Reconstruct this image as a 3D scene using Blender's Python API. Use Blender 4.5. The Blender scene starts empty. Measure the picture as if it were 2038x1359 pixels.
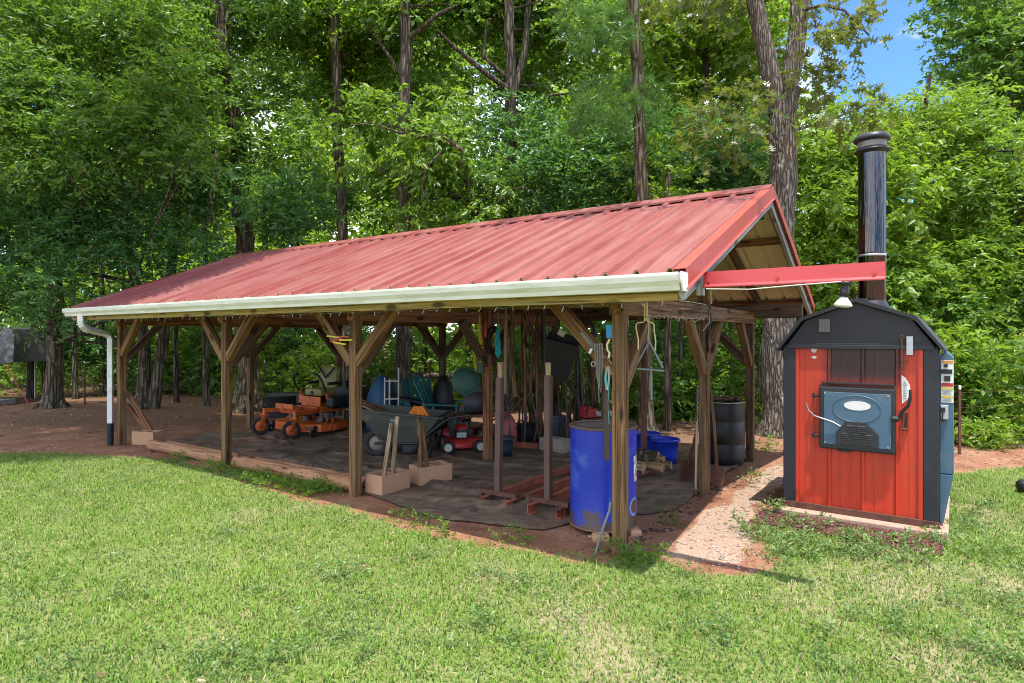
import bpy, bmesh, math, random
import numpy as np
from mathutils import Vector, Matrix
sc = bpy.context.scene
R = math.radians
# ------------------------------------------------------------------ camera, sky, sun, exposure
CAMZ, FPX, CX, HY = 1.68, 1214.0, 1019.0, 668.0          # eye height and the lens in photograph pixels
cam = bpy.data.objects.new('camera', bpy.data.cameras.new('camera'))
sc.collection.objects.link(cam); sc.camera = cam
cam.location = (0, 0, CAMZ); cam.rotation_euler = (R(90), 0, 0)
cam.data.sensor_width = 36.0; cam.data.lens = 36.0 * FPX / 2038.0
cam.data.shift_y = -(679.5 - HY) / 2038.0
cam.data.clip_start = 0.05; cam.data.clip_end = 2000
SUNV = Vector((0.08, -0.25, 1.0)).normalized()          # towards the sun
SUN_EL = math.asin(SUNV.z); SUN_AZ = math.atan2(SUNV.x, SUNV.y)
world = bpy.data.worlds.new('World'); sc.world = world; world.use_nodes = True
wn, wl = world.node_tree.nodes, world.node_tree.links
bg = wn['Background']; bg.inputs['Strength'].default_value = 0.15
sky = wn.new('ShaderNodeTexSky'); sky.sky_type = 'NISHITA'; sky.sun_disc = False
sky.sun_elevation = SUN_EL; sky.sun_rotation = SUN_AZ; sky.air_density = 0.8; sky.dust_density = 0.1; sky.ozone_density = 4.5
# broken high cloud over the clear sky; extra unseen cover added for neutral fill
wtc = wn.new('ShaderNodeTexCoord'); wmp = wn.new('ShaderNodeMapping'); wmp.inputs['Scale'].default_value = (1.3, 1.3, 2.6); wmp.inputs['Location'].default_value = (7.7, 4.4, 0.4)
wno = wn.new('ShaderNodeTexNoise'); wno.inputs['Scale'].default_value = 1.6; wno.inputs['Detail'].default_value = 7; wno.inputs['Roughness'].default_value = 0.55
wrp = wn.new('ShaderNodeValToRGB'); wrp.color_ramp.elements[0].position = 0.40; wrp.color_ramp.elements[1].position = 0.62
wrp.color_ramp.elements[1].color = (0.92, 0.92, 0.92, 1)
wmx = wn.new('ShaderNodeMixRGB'); wmx.inputs[2].default_value = (8.0, 7.9, 7.7, 1)
wl.new(wtc.outputs['Generated'], wmp.inputs[0]); wl.new(wmp.outputs[0], wno.inputs['Vector']); wl.new(wno.outputs['Fac'], wrp.inputs[0])
wl.new(wrp.outputs[0], wmx.inputs[0]); wtn = wn.new('ShaderNodeMixRGB'); wtn.blend_type = 'MULTIPLY'; wtn.inputs[0].default_value = 1; wtn.inputs[2].default_value = (.50, .66, .86, 1)   # deep summer blue
wl.new(sky.outputs[0], wtn.inputs[1]); wl.new(wtn.outputs[0], wmx.inputs[1]); wl.new(wmx.outputs[0], bg.inputs['Color'])
sun = bpy.data.objects.new('sun', bpy.data.lights.new('sun', 'SUN')); sc.collection.objects.link(sun)
sun.data.energy = 2.5; sun.data.angle = R(0.53); sun.data.color = (1.0, 0.96, 0.90)
sun.rotation_euler = SUNV.to_track_quat('Z', 'Y').to_euler(); sun.location = (0, 0, 30)
sc.view_settings.view_transform = 'Standard'; sc.view_settings.look = 'None'
sc.view_settings.exposure = 1.58; sc.view_settings.gamma = 1.0
sc.render.engine = 'CYCLES'
sc.cycles.max_bounces = 7; sc.cycles.diffuse_bounces = 4; sc.cycles.glossy_bounces = 3; sc.cycles.transmission_bounces = 5
sc.cycles.transparent_max_bounces = 4; sc.cycles.caustics_reflective = False; sc.cycles.caustics_refractive = False
sc.cycles.use_adaptive_sampling = False
sc.cycles.sample_clamp_indirect = 6; sc.cycles.pixel_filter_type = 'BLACKMAN_HARRIS'; sc.cycles.filter_width = 1.0

# ------------------------------------------------------------------ helpers
def G(px, py, z=0.0):
    """point of height z met by the view ray of a photograph pixel"""
    d = (CAMZ - z) * FPX / (py - HY); return Vector(((px - CX) / FPX * d, d, z))
def W(px, py, Y):
    return Vector(((px - CX) / FPX * Y, Y, CAMZ + (HY - py) / FPX * Y))
SHED = Vector((0.837, 4.713, 0.0)); TH = 0.598
SM = Matrix.Translation(SHED) @ Matrix.Rotation(-TH, 4, 'Z'); SMI = SM.inverted()
def SW(x, y, z=0.0): return SM @ Vector((x, y, z))       # shed frame -> world
def SL(p): return SMI @ p
def onplane(px, py, M):
    """ray of a pixel with the plane y = 0 of frame M, in that frame"""
    Mi = M.inverted(); o = Mi @ Vector((0, 0, CAMZ)); q = Mi @ W(px, py, 10.0); d = q - o
    t = -o.y / d.y; return o + d * t

class MB:
    def __init__(s): s.v = []; s.g = []; s.f = []; s.m = []; s.sm = []
    def add(s, vs, fs, gr=None, mat=0, smooth=False):
        o = len(s.v); s.v += [tuple(p) for p in vs]; s.g += [tuple(p) for p in (gr if gr is not None else vs)]
        for f in fs: s.f.append([i + o for i in f]); s.m.append(mat); s.sm.append(smooth)
    def box(s, c, size, M=None, mat=0, taper=1.0):
        sx, sy, sz = [q / 2 for q in size]; c = Vector(c); vs = []
        for z in (-1, 1):
            k = taper if z > 0 else 1.0
            for y in (-1, 1):
                for x in (-1, 1): vs.append(Vector((x * sx * k, y * sy * k, z * sz)))
        ax = max(range(3), key=lambda i: size[i]); off = random.uniform(0, 40)
        gr = [(p[ax] + off, p[(ax + 1) % 3] + off, p[(ax + 2) % 3]) for p in vs]
        if M is not None: vs = [M @ p for p in vs]
        s.add([p + c for p in vs], [(0, 2, 3, 1), (4, 5, 7, 6), (0, 1, 5, 4), (2, 6, 7, 3), (0, 4, 6, 2), (1, 3, 7, 5)], gr, mat)
    def beam(s, a, b, w, h, up=(0, 0, 1), mat=0):
        a, b = Vector(a), Vector(b); d = (b - a); L = d.length; d.normalize(); up = Vector(up)
        if abs(d.dot(up)) > .98: up = Vector((0, 1, 0))
        y = up.cross(d).normalized(); z = d.cross(y)
        M = Matrix((d, y, z)).transposed(); s.box((a + b) / 2, (L, w, h), M, mat)
    def tube(s, pts, r, n=8, mat=0, cap=True, smooth=True):
        pts = [Vector(p) for p in pts]; N = len(pts); r = [r] * N if isinstance(r, (int, float)) else r
        off = random.uniform(0, 40); ref = Vector((0.13, 0.21, 1)); vs = []; gr = []; L = 0
        for i, p in enumerate(pts):
            d = (pts[min(i + 1, N - 1)] - pts[max(i - 1, 0)]).normalized()
            if i: L += (p - pts[i - 1]).length
            if i == 0:
                if abs(d.dot(ref.normalized())) > .95: ref = Vector((1, .1, 0))
                x = (ref - d * ref.dot(d)).normalized()
            else: x = (x - d * x.dot(d)).normalized()
            y = d.cross(x)
            for k in range(n):
                t = 2 * math.pi * k / n; q = (x * math.cos(t) + y * math.sin(t)) * r[i]
                vs.append(p + q); gr.append((L + off, math.cos(t) * r[i] + off, math.sin(t) * r[i]))
        fs = []
        for i in range(N - 1):
            for k in range(n):
                a, b = i * n + k, i * n + (k + 1) % n; fs.append((a, b, b + n, a + n))
        s.add(vs, fs, gr, mat, smooth)
        if cap:
            s.add(vs[:n][::-1], [tuple(range(n))], gr[:n][::-1], mat); s.add(vs[-n:], [tuple(range(n))], gr[-n:], mat)
    def cyl(s, a, b, r0, r1=None, n=16, mat=0, smooth=True, cap=True): s.tube([a, b], [r0, r0 if r1 is None else r1], n, mat, cap, smooth)
    def lathe(s, prof, c=(0, 0, 0), M=None, n=24, mat=0, smooth=True):
        c = Vector(c); vs = []
        for (r, z) in prof:
            for k in range(n):
                t = 2 * math.pi * k / n; vs.append(Vector((r * math.cos(t), r * math.sin(t), z)))
        gr = [tuple(p) for p in vs]
        if M is not None: vs = [M @ p for p in vs]
        vs = [p + c for p in vs]; fs = []
        for i in range(len(prof) - 1):
            for k in range(n):
                a, b = i * n + k, i * n + (k + 1) % n; fs.append((a, b, b + n, a + n))
        s.add(vs, fs, gr, mat, smooth)
    def prism(s, poly, d, M, mat=0):
        """polygon (x, z) in frame M, extruded from y = 0 to y = d"""
        n = len(poly); vs = [M @ Vector((x, 0, z)) for x, z in poly] + [M @ Vector((x, d, z)) for x, z in poly]
        ar = sum(poly[i][0] * poly[(i + 1) % n][1] - poly[(i + 1) % n][0] * poly[i][1] for i in range(n))
        fs = [tuple(range(n)), tuple(range(2 * n - 1, n - 1, -1))] + [(i, i + n, (i + 1) % n + n, (i + 1) % n) for i in range(n)]
        if (ar < 0) != (d < 0): fs = [f[::-1] for f in fs]
        s.add(vs, fs, None, mat)
    def torus(s, c, R_, r, M=None, n=24, k=8, mat=0, a0=0.0, a1=2 * math.pi):
        full = abs(a1 - a0 - 2 * math.pi) < 1e-6; N = n if full else n + 1; pts = []
        for i in range(N):
            t = a0 + (a1 - a0) * i / n; p = Vector((R_ * math.cos(t), R_ * math.sin(t), 0)); pts.append((M @ p if M is not None else p) + Vector(c))
        if full: pts += [pts[0], pts[1]]
        s.tube(pts, r, k, mat, cap=not full)
    def build(s, name, mats, parent=None, bevel=0.0, loc=None):
        me = bpy.data.meshes.new(name); me.from_pydata(s.v, [], s.f); mats = mats if isinstance(mats, (list, tuple)) else [mats]
        for m in mats: me.materials.append(m)
        me.polygons.foreach_set('material_index', s.m); me.polygons.foreach_set('use_smooth', s.sm)
        at = me.attributes.new('gr', 'FLOAT_VECTOR', 'POINT'); at.data.foreach_set('vector', np.array(s.g, 'f').ravel())
        o = bpy.data.objects.new(name, me); sc.collection.objects.link(o); me.update()
        if loc is not None: o.location = loc
        if parent is not None: o.parent = parent
        if bevel:
            b = o.modifiers.new('bevel', 'BEVEL'); b.width = bevel; b.segments = 2; b.limit_method = 'ANGLE'; b.angle_limit = R(50)
        return o
def part(name, mats, parent, fn, bevel=0.0):
    mb = MB(); fn(mb); return mb.build(name, mats, parent, bevel)
def tag(o, label, cat, group=None, kind=None):
    if label: o['label'] = label
    if cat: o['category'] = cat
    if group: o['group'] = group
    if kind: o['kind'] = kind
    return o
def thing(name, label, cat, loc=(0, 0, 0), rz=0.0, group=None):
    o = bpy.data.objects.new(name, None); sc.collection.objects.link(o); o.empty_display_size = .1
    o.location = loc; o.rotation_euler = (0, 0, rz); return tag(o, label, cat, group)
def solo(name, label, cat, mats, fn, bevel=0.0, group=None, loc=None, rz=0.0):
    mb = MB(); fn(mb); o = mb.build(name, mats, None, bevel, loc); o.rotation_euler = (0, 0, rz); return tag(o, label, cat, group)
def copy_tree(o, parent=None):
    c = o.copy(); sc.collection.objects.link(c)
    if parent is not None: c.parent = parent
    for ch in [q for q in sc.objects if q.parent == o]: copy_tree(ch, c)
    return c
def numpy_mesh(name, co, faces, mats, mi=None, smooth=False):
    """co (n,3); faces (m,k) of one size"""
    me = bpy.data.meshes.new(name); k = faces.shape[1]; m = len(faces)
    me.vertices.add(len(co)); me.vertices.foreach_set('co', np.ascontiguousarray(co, 'f').ravel())
    me.loops.add(m * k); me.loops.foreach_set('vertex_index', np.ascontiguousarray(faces, 'i').ravel())
    me.polygons.add(m); me.polygons.foreach_set('loop_start', np.arange(0, m * k, k, dtype='i'))
    try: me.polygons.foreach_set('loop_total', np.full(m, k, 'i'))
    except Exception: pass
    for q in mats: me.materials.append(q)
    if mi is not None: me.polygons.foreach_set('material_index', np.ascontiguousarray(mi, 'i'))
    if smooth: me.polygons.foreach_set('use_smooth', np.ones(m, bool))
    me.update(calc_edges=True); me.validate(); return me

# ------------------------------------------------------------------ materials
class NT:
    def __init__(s, name):
        s.m = bpy.data.materials.new(name); s.m.use_nodes = True; s.n = s.m.node_tree.nodes; s.l = s.m.node_tree.links
        s.b = s.n['Principled BSDF']; s.out = s.n['Material Output']
    def new(s, t, **kw):
        x = s.n.new(t)
        for k, v in kw.items():
            if hasattr(x, k): setattr(x, k, v)
        return x
    def coord(s, scale=(1, 1, 1), attr=None, which='Object'):
        if attr: a = s.new('ShaderNodeAttribute'); a.attribute_name = attr; o = a.outputs['Vector']
        else: o = s.new('ShaderNodeTexCoord').outputs[which]
        mp = s.new('ShaderNodeMapping'); mp.inputs['Scale'].default_value = scale; s.l.new(o, mp.inputs[0]); return mp.outputs[0]
    def noise(s, vec, scale=1.0, detail=5, rough=.55, dist=0.0):
        x = s.new('ShaderNodeTexNoise'); x.inputs['Scale'].default_value = scale; x.inputs['Detail'].default_value = detail
        x.inputs['Roughness'].default_value = rough; x.inputs['Distortion'].default_value = dist; s.l.new(vec, x.inputs['Vector']); return x.outputs['Fac']
    def voro(s, vec, scale=1.0, feature='F1'):
        x = s.new('ShaderNodeTexVoronoi'); x.feature = feature; x.inputs['Scale'].default_value = scale; s.l.new(vec, x.inputs['Vector']); return x
    def ramp(s, fac, stops):
        x = s.new('ShaderNodeValToRGB'); e = x.color_ramp.elements
        while len(e) < len(stops): e.new(.5)
        for q, (p, c) in zip(e, stops):
            q.position = p; q.color = (c, c, c, 1) if isinstance(c, (int, float)) else (*c, 1)
        s.l.new(fac, x.inputs[0]); return x.outputs[0]
    def mix(s, fac, a, b, mode='MIX'):
        x = s.new('ShaderNodeMixRGB'); x.blend_type = mode
        for i, q in ((0, fac), (1, a), (2, b)):
            if hasattr(q, 'links'): s.l.new(q, x.inputs[i])
            else: x.inputs[i].default_value = q if i == 0 else (*q, 1)
        return x.outputs[0]
    def math(s, op, a, b=0.0):
        x = s.new('ShaderNodeMath'); x.operation = op
        for i, q in ((0, a), (1, b)):
            if hasattr(q, 'links'): s.l.new(q, x.inputs[i])
            else: x.inputs[i].default_value = q
        return x.outputs[0]
    def bump(s, h, strength=.3, dist=.02):
        x = s.new('ShaderNodeBump'); x.inputs['Strength'].default_value = strength; x.inputs['Distance'].default_value = dist
        s.l.new(h, x.inputs['Height']); s.l.new(x.outputs[0], s.b.inputs['Normal']); return x
    def col(s, c): s.l.new(c, s.b.inputs['Base Color'])
    def set(s, **kw):
        for k, v in kw.items(): s.b.inputs[k.replace('_', ' ')].default_value = v
        return s
def wood(name, dark, mid, light, grey=(.22, .2, .17), gamt=.5, rough=.8):
    t = NT(name); v = t.coord((1.3, 25, 25), 'gr'); a = t.noise(v, 1, 7, .6, 1.1)
    v2 = t.coord((1.4, 9, 9), 'gr'); b = t.noise(v2, 1, 5, .6, .3)
    c = t.ramp(a, [(.34, dark), (.5, mid), (.66, light)])
    c = t.mix(t.math('MULTIPLY', t.ramp(b, [(.42, 0), (.62, 1)]), gamt), c, grey)
    v3 = t.coord((.9, 44, 44), 'gr'); cr = t.noise(v3, 1, 3, .5)
    c = t.mix(t.math('MULTIPLY', t.ramp(cr, [(.33, 1), (.43, 0)]), .75), c, tuple(q * .35 for q in dark))
    kv = t.coord((2.6, 7, 7), 'gr'); k = t.voro(kv, 1.0)
    c = t.mix(t.ramp(k.outputs['Distance'], [(.13, .9), (.24, 0)]), c, tuple(q * .45 for q in dark))
    t.col(c); t.bump(t.math('ADD', a, cr), .5, .006); t.set(Roughness=rough, Specular_IOR_Level=.25); return t.m
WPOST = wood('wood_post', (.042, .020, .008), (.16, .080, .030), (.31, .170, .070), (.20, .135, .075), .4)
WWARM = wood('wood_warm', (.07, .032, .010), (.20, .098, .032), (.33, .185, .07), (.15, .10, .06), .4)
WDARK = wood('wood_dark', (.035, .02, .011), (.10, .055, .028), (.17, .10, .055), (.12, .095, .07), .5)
WRED = wood('wood_red', (.10, .038, .014), (.25, .105, .04), (.36, .18, .085), (.2, .14, .1), .35)
WPALE = wood('wood_pale', (.16, .095, .045), (.33, .22, .12), (.5, .37, .22), (.3, .26, .2), .45)
WGREY = wood('wood_grey', (.17, .16, .155), (.32, .31, .3), (.48, .47, .45), (.25, .24, .23), .5)
WLOG = wood('landscape_timber', (.19, .085, .04), (.38, .19, .095), (.50, .29, .16), (.36, .18, .10), .5)
WMOSS = wood('wood_mossy', (.10, .065, .013), (.27, .185, .04), (.38, .28, .08), (.24, .20, .07), .6)
def paint(name, col, rough=.45, metal=0.0, var=.18, scale=6.0, bump=.05, dirt=None, damt=.5, dscale=3.0, dlo=.52, dhi=.72, spec=.5, stretch=(1, 1, 1)):
    t = NT(name); v = t.coord(stretch); a = t.noise(v, scale, 6, .6)
    c = t.mix(a, tuple(q * (1 - var) for q in col), tuple(min(1, q * (1 + var)) for q in col))
    if dirt:
        b = t.noise(v, dscale, 8, .65, .4); f = t.ramp(b, [(dlo, 0), (dhi, damt)]); c = t.mix(f, c, dirt)
        t.l.new(t.math('ADD', t.math('MULTIPLY', f, .4), rough), t.b.inputs['Roughness'])
    else: t.l.new(t.math('ADD', t.math('MULTIPLY', a, .15), rough - .07), t.b.inputs['Roughness'])
    t.col(c); t.set(Metallic=metal, Specular_IOR_Level=spec)
    if bump: t.bump(a, bump, .01)
    return t.m
RUST = paint('rusty_steel', (.13, .055, .035), .75, .3, .45, 14, .25, (.05, .03, .025), .7, 6)
RUSTR = paint('red_oxide_steel', (.38, .105, .05), .7, .1, .3, 12, .2, (.08, .04, .03), .8, 5, .45, .65)
BLACKM = paint('black_painted_steel', (.016, .017, .021), .42, 0, .3, 8, .06, (.06, .045, .04), .35, 5)
BLACKP = paint('black_plastic', (.009, .009, .010), .5, 0, .3, 9, .05, (.045, .04, .035), .35, 9)
RUBBER = paint('rubber', (.022, .021, .02), .8, 0, .3, 20, .1, (.11, .085, .065), .6, 9)
STEEL = paint('bare_steel', (.5, .5, .5), .35, .8, .15, 10, .04, (.2, .16, .13), .4, 6)
GALV = paint('galvanised', (.42, .43, .44), .5, .6, .15, 12, .04)
WHITEP = paint('white_plastic', (.72, .72, .68), .45, 0, .06, 8, .02, (.3, .28, .22), .4, 5)
ORANGE = paint('orange_paint', (.62, .115, .012), .38, 0, .12, 6, .03, (.10, .045, .02), .75, 7, .48, .7)
OLIVE = paint('olive_vinyl', (.22, .20, .055), .5, 0, .2, 6, .05, (.08, .07, .04), .5, 5)
TURQ = paint('turquoise_plastic', (.012, .14, .15), .5, 0, .12, 6, .03, (.12, .2, .2), .4, 5)
BLUEP = paint('blue_tub_plastic', (.012, .04, .46), .42, 0, .15, 6, .03, (.1, .12, .3), .3, 5)
BLUET = paint('blue_tarp', (.02, .09, .2), .6, 0, .3, 8, .2)
GREENP = paint('green_plastic', (.014, .07, .05), .5, 0, .2, 6, .05, (.06, .09, .07), .4, 5)
YELLOW = paint('yellow_paint', (.62, .48, .02), .5, 0, .12, 6, .03, (.25, .2, .05), .4, 6)
CREAMY = paint('yellowed_rod', (.66, .58, .28), .5, 0, .12, 6, .02)
REDP = paint('red_paint', (.40, .02, .018), .45, 0, .15, 6, .03, (.08, .03, .025), .6, 7)
GREYP = paint('grey_plastic', (.10, .10, .115), .5, 0, .15, 6, .03, (.16, .13, .11), .4, 5)
BARROW = paint('barrow_plastic', (.055, .062, .05), .5, 0, .2, 5, .05, (.16, .12, .085), .55, 3.5)
CINDER = paint('cinder_block', (.44, .25, .135), .95, 0, .16, 60, .35, (.36, .17, .09), .5, 4)
CINDER2 = paint('grey_cinder_block', (.30, .255, .205), .95, 0, .18, 60, .35, (.25, .14, .08), .5, 4)
CONC = paint('concrete', (.40, .27, .2), .95, 0, .18, 25, .3, (.3, .13, .07), .7, 3)
STRAP = paint('webbing', (.19, .17, .145), .85, 0, .2, 30, .15, (.12, .11, .1), .5, 8)
CORDG = paint('teal_cord', (.08, .32, .28), .8, 0, .2, 30, .1)
CORDW = paint('pale_cord', (.55, .54, .46), .8, 0, .2, 30, .1)
CREAM = paint('cream_metal', (.66, .58, .36), .5, 0, .07, 3, .02, (.4, .32, .18), .4, 2.5)
GUTTER = paint('gutter_paint', (.66, .66, .56), .45, 0, .06, 3, .02, (.38, .41, .24), .7, 2.6, .44, .70, stretch=(1, 3, 6))
TRIMO = paint('rake_trim_red', (.40, .050, .024), .42, 0, .1, 4, .03, (.3, .06, .04), .5, 3)
REDBAR = paint('red_flashing', (.50, .05, .05), .38, 0, .06, 3, .02, (.35, .04, .04), .3, 4)
TARP = paint('grey_tarp', (.014, .0155, .0165), .55, 0, .15, 4, .1, (.2, .2, .2), .4, 2)
STICKER = paint('worn_white_sticker', (.72, .70, .66), .5, 0, .06, 12, .03, (.3, .3, .28), .6, 14)
SLATE = paint('blue_grey_paint', (.055, .115, .17), .42, 0, .14, 5, .04, (.13, .16, .18), .5, 5)
DKTIN = paint('dark_trim_paint', (.013, .014, .019), .55, 0, .2, 6, .04, (.06, .05, .05), .4, 5)
BARKW = wood('firewood', (.12, .07, .035), (.3, .19, .09), (.48, .33, .17), (.25, .18, .11), .4)
ROPEB = paint('turquoise_rope', (.02, .36, .46), .8, 0, .25, 40, .2)
def m_roof():
    t = NT('red_roof_metal'); v = t.coord((1, 1, 1)); a = t.noise(v, 1.3, 7, .6); b = t.noise(t.coord((7, .8, .8)), 1, 6, .65)
    c = t.mix(a, (.178, .027, .022), (.25, .066, .052)); c = t.mix(t.ramp(b, [(.40, 0), (.75, .5)]), c, (.36, .20, .16))
    sp = t.noise(v, 42, 3, .6); c = t.mix(t.ramp(sp, [(.66, 0), (.74, .55)]), c, (.16, .035, .03))
    t.col(c); t.set(Specular_IOR_Level=.25); t.l.new(t.ramp(b, [(.3, .38), (.8, .6)]), t.b.inputs['Roughness']); t.bump(a, .04, .01); return t.m
ROOFM = m_roof()
def m_boiler():
    t = NT('red_boiler_panel'); v = t.coord((1, 1, 1)); st = t.coord((22, 22, .9)); a = t.noise(st, 1, 5, .6); n = t.noise(v, 5, 6, .6)
    c = t.mix(a, (.44, .023, .010), (.58, .056, .016)); c = t.mix(t.ramp(n, [(.5, 0), (.75, .45)]), c, (.24, .045, .022))
    # soot baked onto the panels above the fire door
    xyz = t.new('ShaderNodeSeparateXYZ'); t.l.new(t.coord(), xyz.inputs[0])
    ax = t.math('ABSOLUTE', t.math('ADD', xyz.outputs[0], -.05)); fx = t.ramp(t.math('ADD', ax, t.math('MULTIPLY', n, .10)), [(.30, 1), (.40, 0)])
    fz = t.ramp(t.math('MULTIPLY', xyz.outputs[2], .5), [(.55, 0), (.66, 1)])
    so = t.math('MULTIPLY', t.math('MULTIPLY', fx, fz), t.ramp(a, [(.2, 1), (.8, .93)])); c = t.mix(so, c, (.020, .011, .012))
    t.col(c); t.set(Roughness=.42, Specular_IOR_Level=.45); t.bump(n, .06, .01); return t.m
BOILM = m_boiler()
def m_drum():
    t = NT('blue_drum_paint'); v = t.coord((1, 1, 1)); n = t.noise(v, 3.2, 8, .65, .3); n2 = t.noise(v, 11, 6, .6)
    c = t.mix(n2, (.008, .018, .27), (.014, .038, .42)); c = t.mix(t.ramp(n, [(.52, 0), (.70, .6)]), c, (.09, .19, .50))
    sep = t.new('ShaderNodeSeparateXYZ'); t.l.new(t.coord(), sep.inputs[0]); low = t.ramp(sep.outputs[2], [(.0, .34), (.30, 0)])
    r = t.ramp(t.math('ADD', t.noise(v, 5, 8, .7), low), [(.66, 0), (.72, 1)]); c = t.mix(r, c, (.085, .05, .035))
    t.col(c); t.set(Roughness=.38, Specular_IOR_Level=.5); t.bump(n2, .05, .01); return t.m
DRUMB = m_drum()
def m_chimney():
    t = NT('glossy_black_pipe'); a = t.noise(t.coord((9, 9, .5)), 1, 4, .5); c = t.mix(a, (.012, .0115, .011), (.155, .148, .14)); t.col(c); t.bump(a, .9, .05)  # pale upright streaks in the colour stand in for reflections
    t.set(Metallic=1.0, Roughness=.14); return t.m
CHIM = m_chimney()
def m_cloth():
    t = NT('landscape_fabric'); v = t.coord((1, 1, 1)); a = t.noise(t.coord((2.2, 3.4, 1)), 1.6, 8, .68, 1.2); w = t.noise(v, 60, 3, .6)
    c = t.mix(t.ramp(a, [(.35, 0), (.7, 1)]), (.075, .056, .041), (.255, .182, .122))
    b = t.noise(v, 1.5, 7, .7, .3); c = t.mix(t.ramp(b, [(.55, 0), (.70, .75)]), c, (.26, .12, .065)); c = t.mix(t.ramp(w, [(.6, 0), (.72, .4)]), c, (.26, .21, .15))
    t.col(c); t.set(Roughness=.85, Specular_IOR_Level=.2); t.bump(t.math('ADD', a, t.math('MULTIPLY', w, .15)), .6, .02); return t.m
CLOTH = m_cloth()
def m_bark(name, d, m_, l, lichen=None, sc_=1.0):
    t = NT(name); v = t.coord((13 * sc_, 13 * sc_, 1.7 * sc_)); vo = t.voro(v, 1.0, 'DISTANCE_TO_EDGE'); a = t.noise(v, 1.4, 7, .65, .5)
    h = t.math('ADD', t.ramp(vo.outputs['Distance'], [(0, 0), (.28, 1)]), t.math('MULTIPLY', a, .7))
    c = t.ramp(t.math('MULTIPLY', h, .6), [(.15, d), (.5, m_), (.85, l)])
    if lichen: c = t.mix(t.ramp(t.noise(t.coord((3, 3, 2)), 3.0, 6, .65), [(.56, 0), (.66, .75)]), c, lichen)
    t.col(c); t.set(Roughness=.95, Specular_IOR_Level=.12); t.bump(h, .9, .03); return t.m
BARK_G = m_bark('grey_oak_bark', (.030, .024, .015), (.105, .083, .052), (.18, .148, .10), (.24, .22, .17))
BARK_O = m_bark('forked_oak_bark', (.045, .036, .028), (.155, .128, .098), (.235, .20, .16), (.40, .39, .36), 1.6)
BARK_B = m_bark('brown_bark', (.036, .029, .019), (.11, .090, .062), (.175, .150, .108))
BARK_D = m_bark('dark_bark', (.026, .022, .015), (.08, .067, .046), (.14, .12, .086))
def m_leaf(name, c1, c2, tr, tw=.45, rough=.36, spec=.45):
    t = NT(name); g = t.new('ShaderNodeNewGeometry'); rnd = g.outputs['Random Per Island']
    n = t.noise(t.coord((1, 1, 1)), .55, 3, .5); f = t.math('ADD', t.math('MULTIPLY', rnd, .62), t.math('MULTIPLY', t.ramp(n, [(.35, 0), (.68, 1)]), .38))
    c = t.mix(f, c1, c2); c = t.mix(t.ramp(rnd, [(.965, 0), (.985, .7)]), c, (.22, .16, .03)); t.col(c)
    t.set(Roughness=rough, Specular_IOR_Level=spec)
    tb = t.new('ShaderNodeBsdfTranslucent'); t.l.new(t.mix(.5, t.mix(1.0, c, tr, 'MULTIPLY'), t.mix(f, tuple(q * .7 for q in tr), tr)), tb.inputs[0])
    mx = t.new('ShaderNodeMixShader'); mx.inputs[0].default_value = tw; t.l.new(t.b.outputs[0], mx.inputs[1]); t.l.new(tb.outputs[0], mx.inputs[2]); t.l.new(mx.outputs[0], t.out.inputs[0]); return t.m
LF_OAK = m_leaf('oak_leaf', (.030, .115, .026), (.165, .285, .045), (.44, .70, .07), .46)
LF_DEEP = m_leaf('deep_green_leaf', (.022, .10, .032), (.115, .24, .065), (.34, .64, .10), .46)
LF_MID = m_leaf('mid_green_leaf', (.04, .135, .02), (.19, .30, .04), (.54, .78, .07), .5)
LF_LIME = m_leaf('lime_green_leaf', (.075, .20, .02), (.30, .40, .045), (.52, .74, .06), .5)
LF_OLIVE = m_leaf('olive_oak_leaf', (.055, .10, .022), (.18, .20, .042), (.42, .50, .07), .42)
LF_PINE = m_leaf('pine_needle', (.045, .15, .028), (.11, .23, .04), (.3, .5, .06), .35)
LF_WEED = m_leaf('weed_leaf', (.085, .18, .045), (.24, .34, .10), (.36, .48, .1), .35)
LF_BROWN = m_leaf('dry_leaf', (.16, .075, .035), (.36, .22, .13), (.2, .1, .04), .2, .8, .1)
# ------------------------------------------------------------------ ground
def vnoise(x, y, s, seed=0):
    """smooth value noise in numpy, 0..1"""
    rs = np.random.RandomState(seed); T = rs.rand(256, 256); x = np.asarray(x) * s + 57.3; y = np.asarray(y) * s + 31.7
    xi = np.floor(x).astype(int); yi = np.floor(y).astype(int); fx = x - xi; fy = y - yi; fx = fx * fx * (3 - 2 * fx); fy = fy * fy * (3 - 2 * fy)
    a = T[xi % 256, yi % 256]; b = T[(xi + 1) % 256, yi % 256]; c = T[xi % 256, (yi + 1) % 256]; d = T[(xi + 1) % 256, (yi + 1) % 256]
    return (a * (1 - fx) + b * fx) * (1 - fy) + (c * (1 - fx) + d * fx) * fy
def fbm(x, y, s, seed=0, o=4):
    t = 0; k = 1; w = 0
    for i in range(o): t = t + k * vnoise(x, y, s * 2 ** i, seed + i); w += k; k *= .5
    return t / w
def seg_inside(poly, x, y):
    """signed distance to a polygon, positive inside"""
    n = len(poly); ins = np.zeros(np.shape(x), bool); dist = np.full(np.shape(x), 1e9)
    for i in range(n):
        x1, y1 = poly[i]; x2, y2 = poly[(i + 1) % n]
        cond = ((y1 > y) != (y2 > y)); xin = (x2 - x1) * (y - y1) / ((y2 - y1) if y2 != y1 else 1e-9) + x1; ins ^= cond & (x < xin)
        dx, dy = x2 - x1, y2 - y1; L2 = dx * dx + dy * dy + 1e-12; t = np.clip(((x - x1) * dx + (y - y1) * dy) / L2, 0, 1)
        dist = np.minimum(dist, np.hypot(x - x1 - t * dx, y - y1 - t * dy))
    return np.where(ins, dist, -dist)
def gp(l): return [tuple(G(a, b).xy) for a, b in l]
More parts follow.
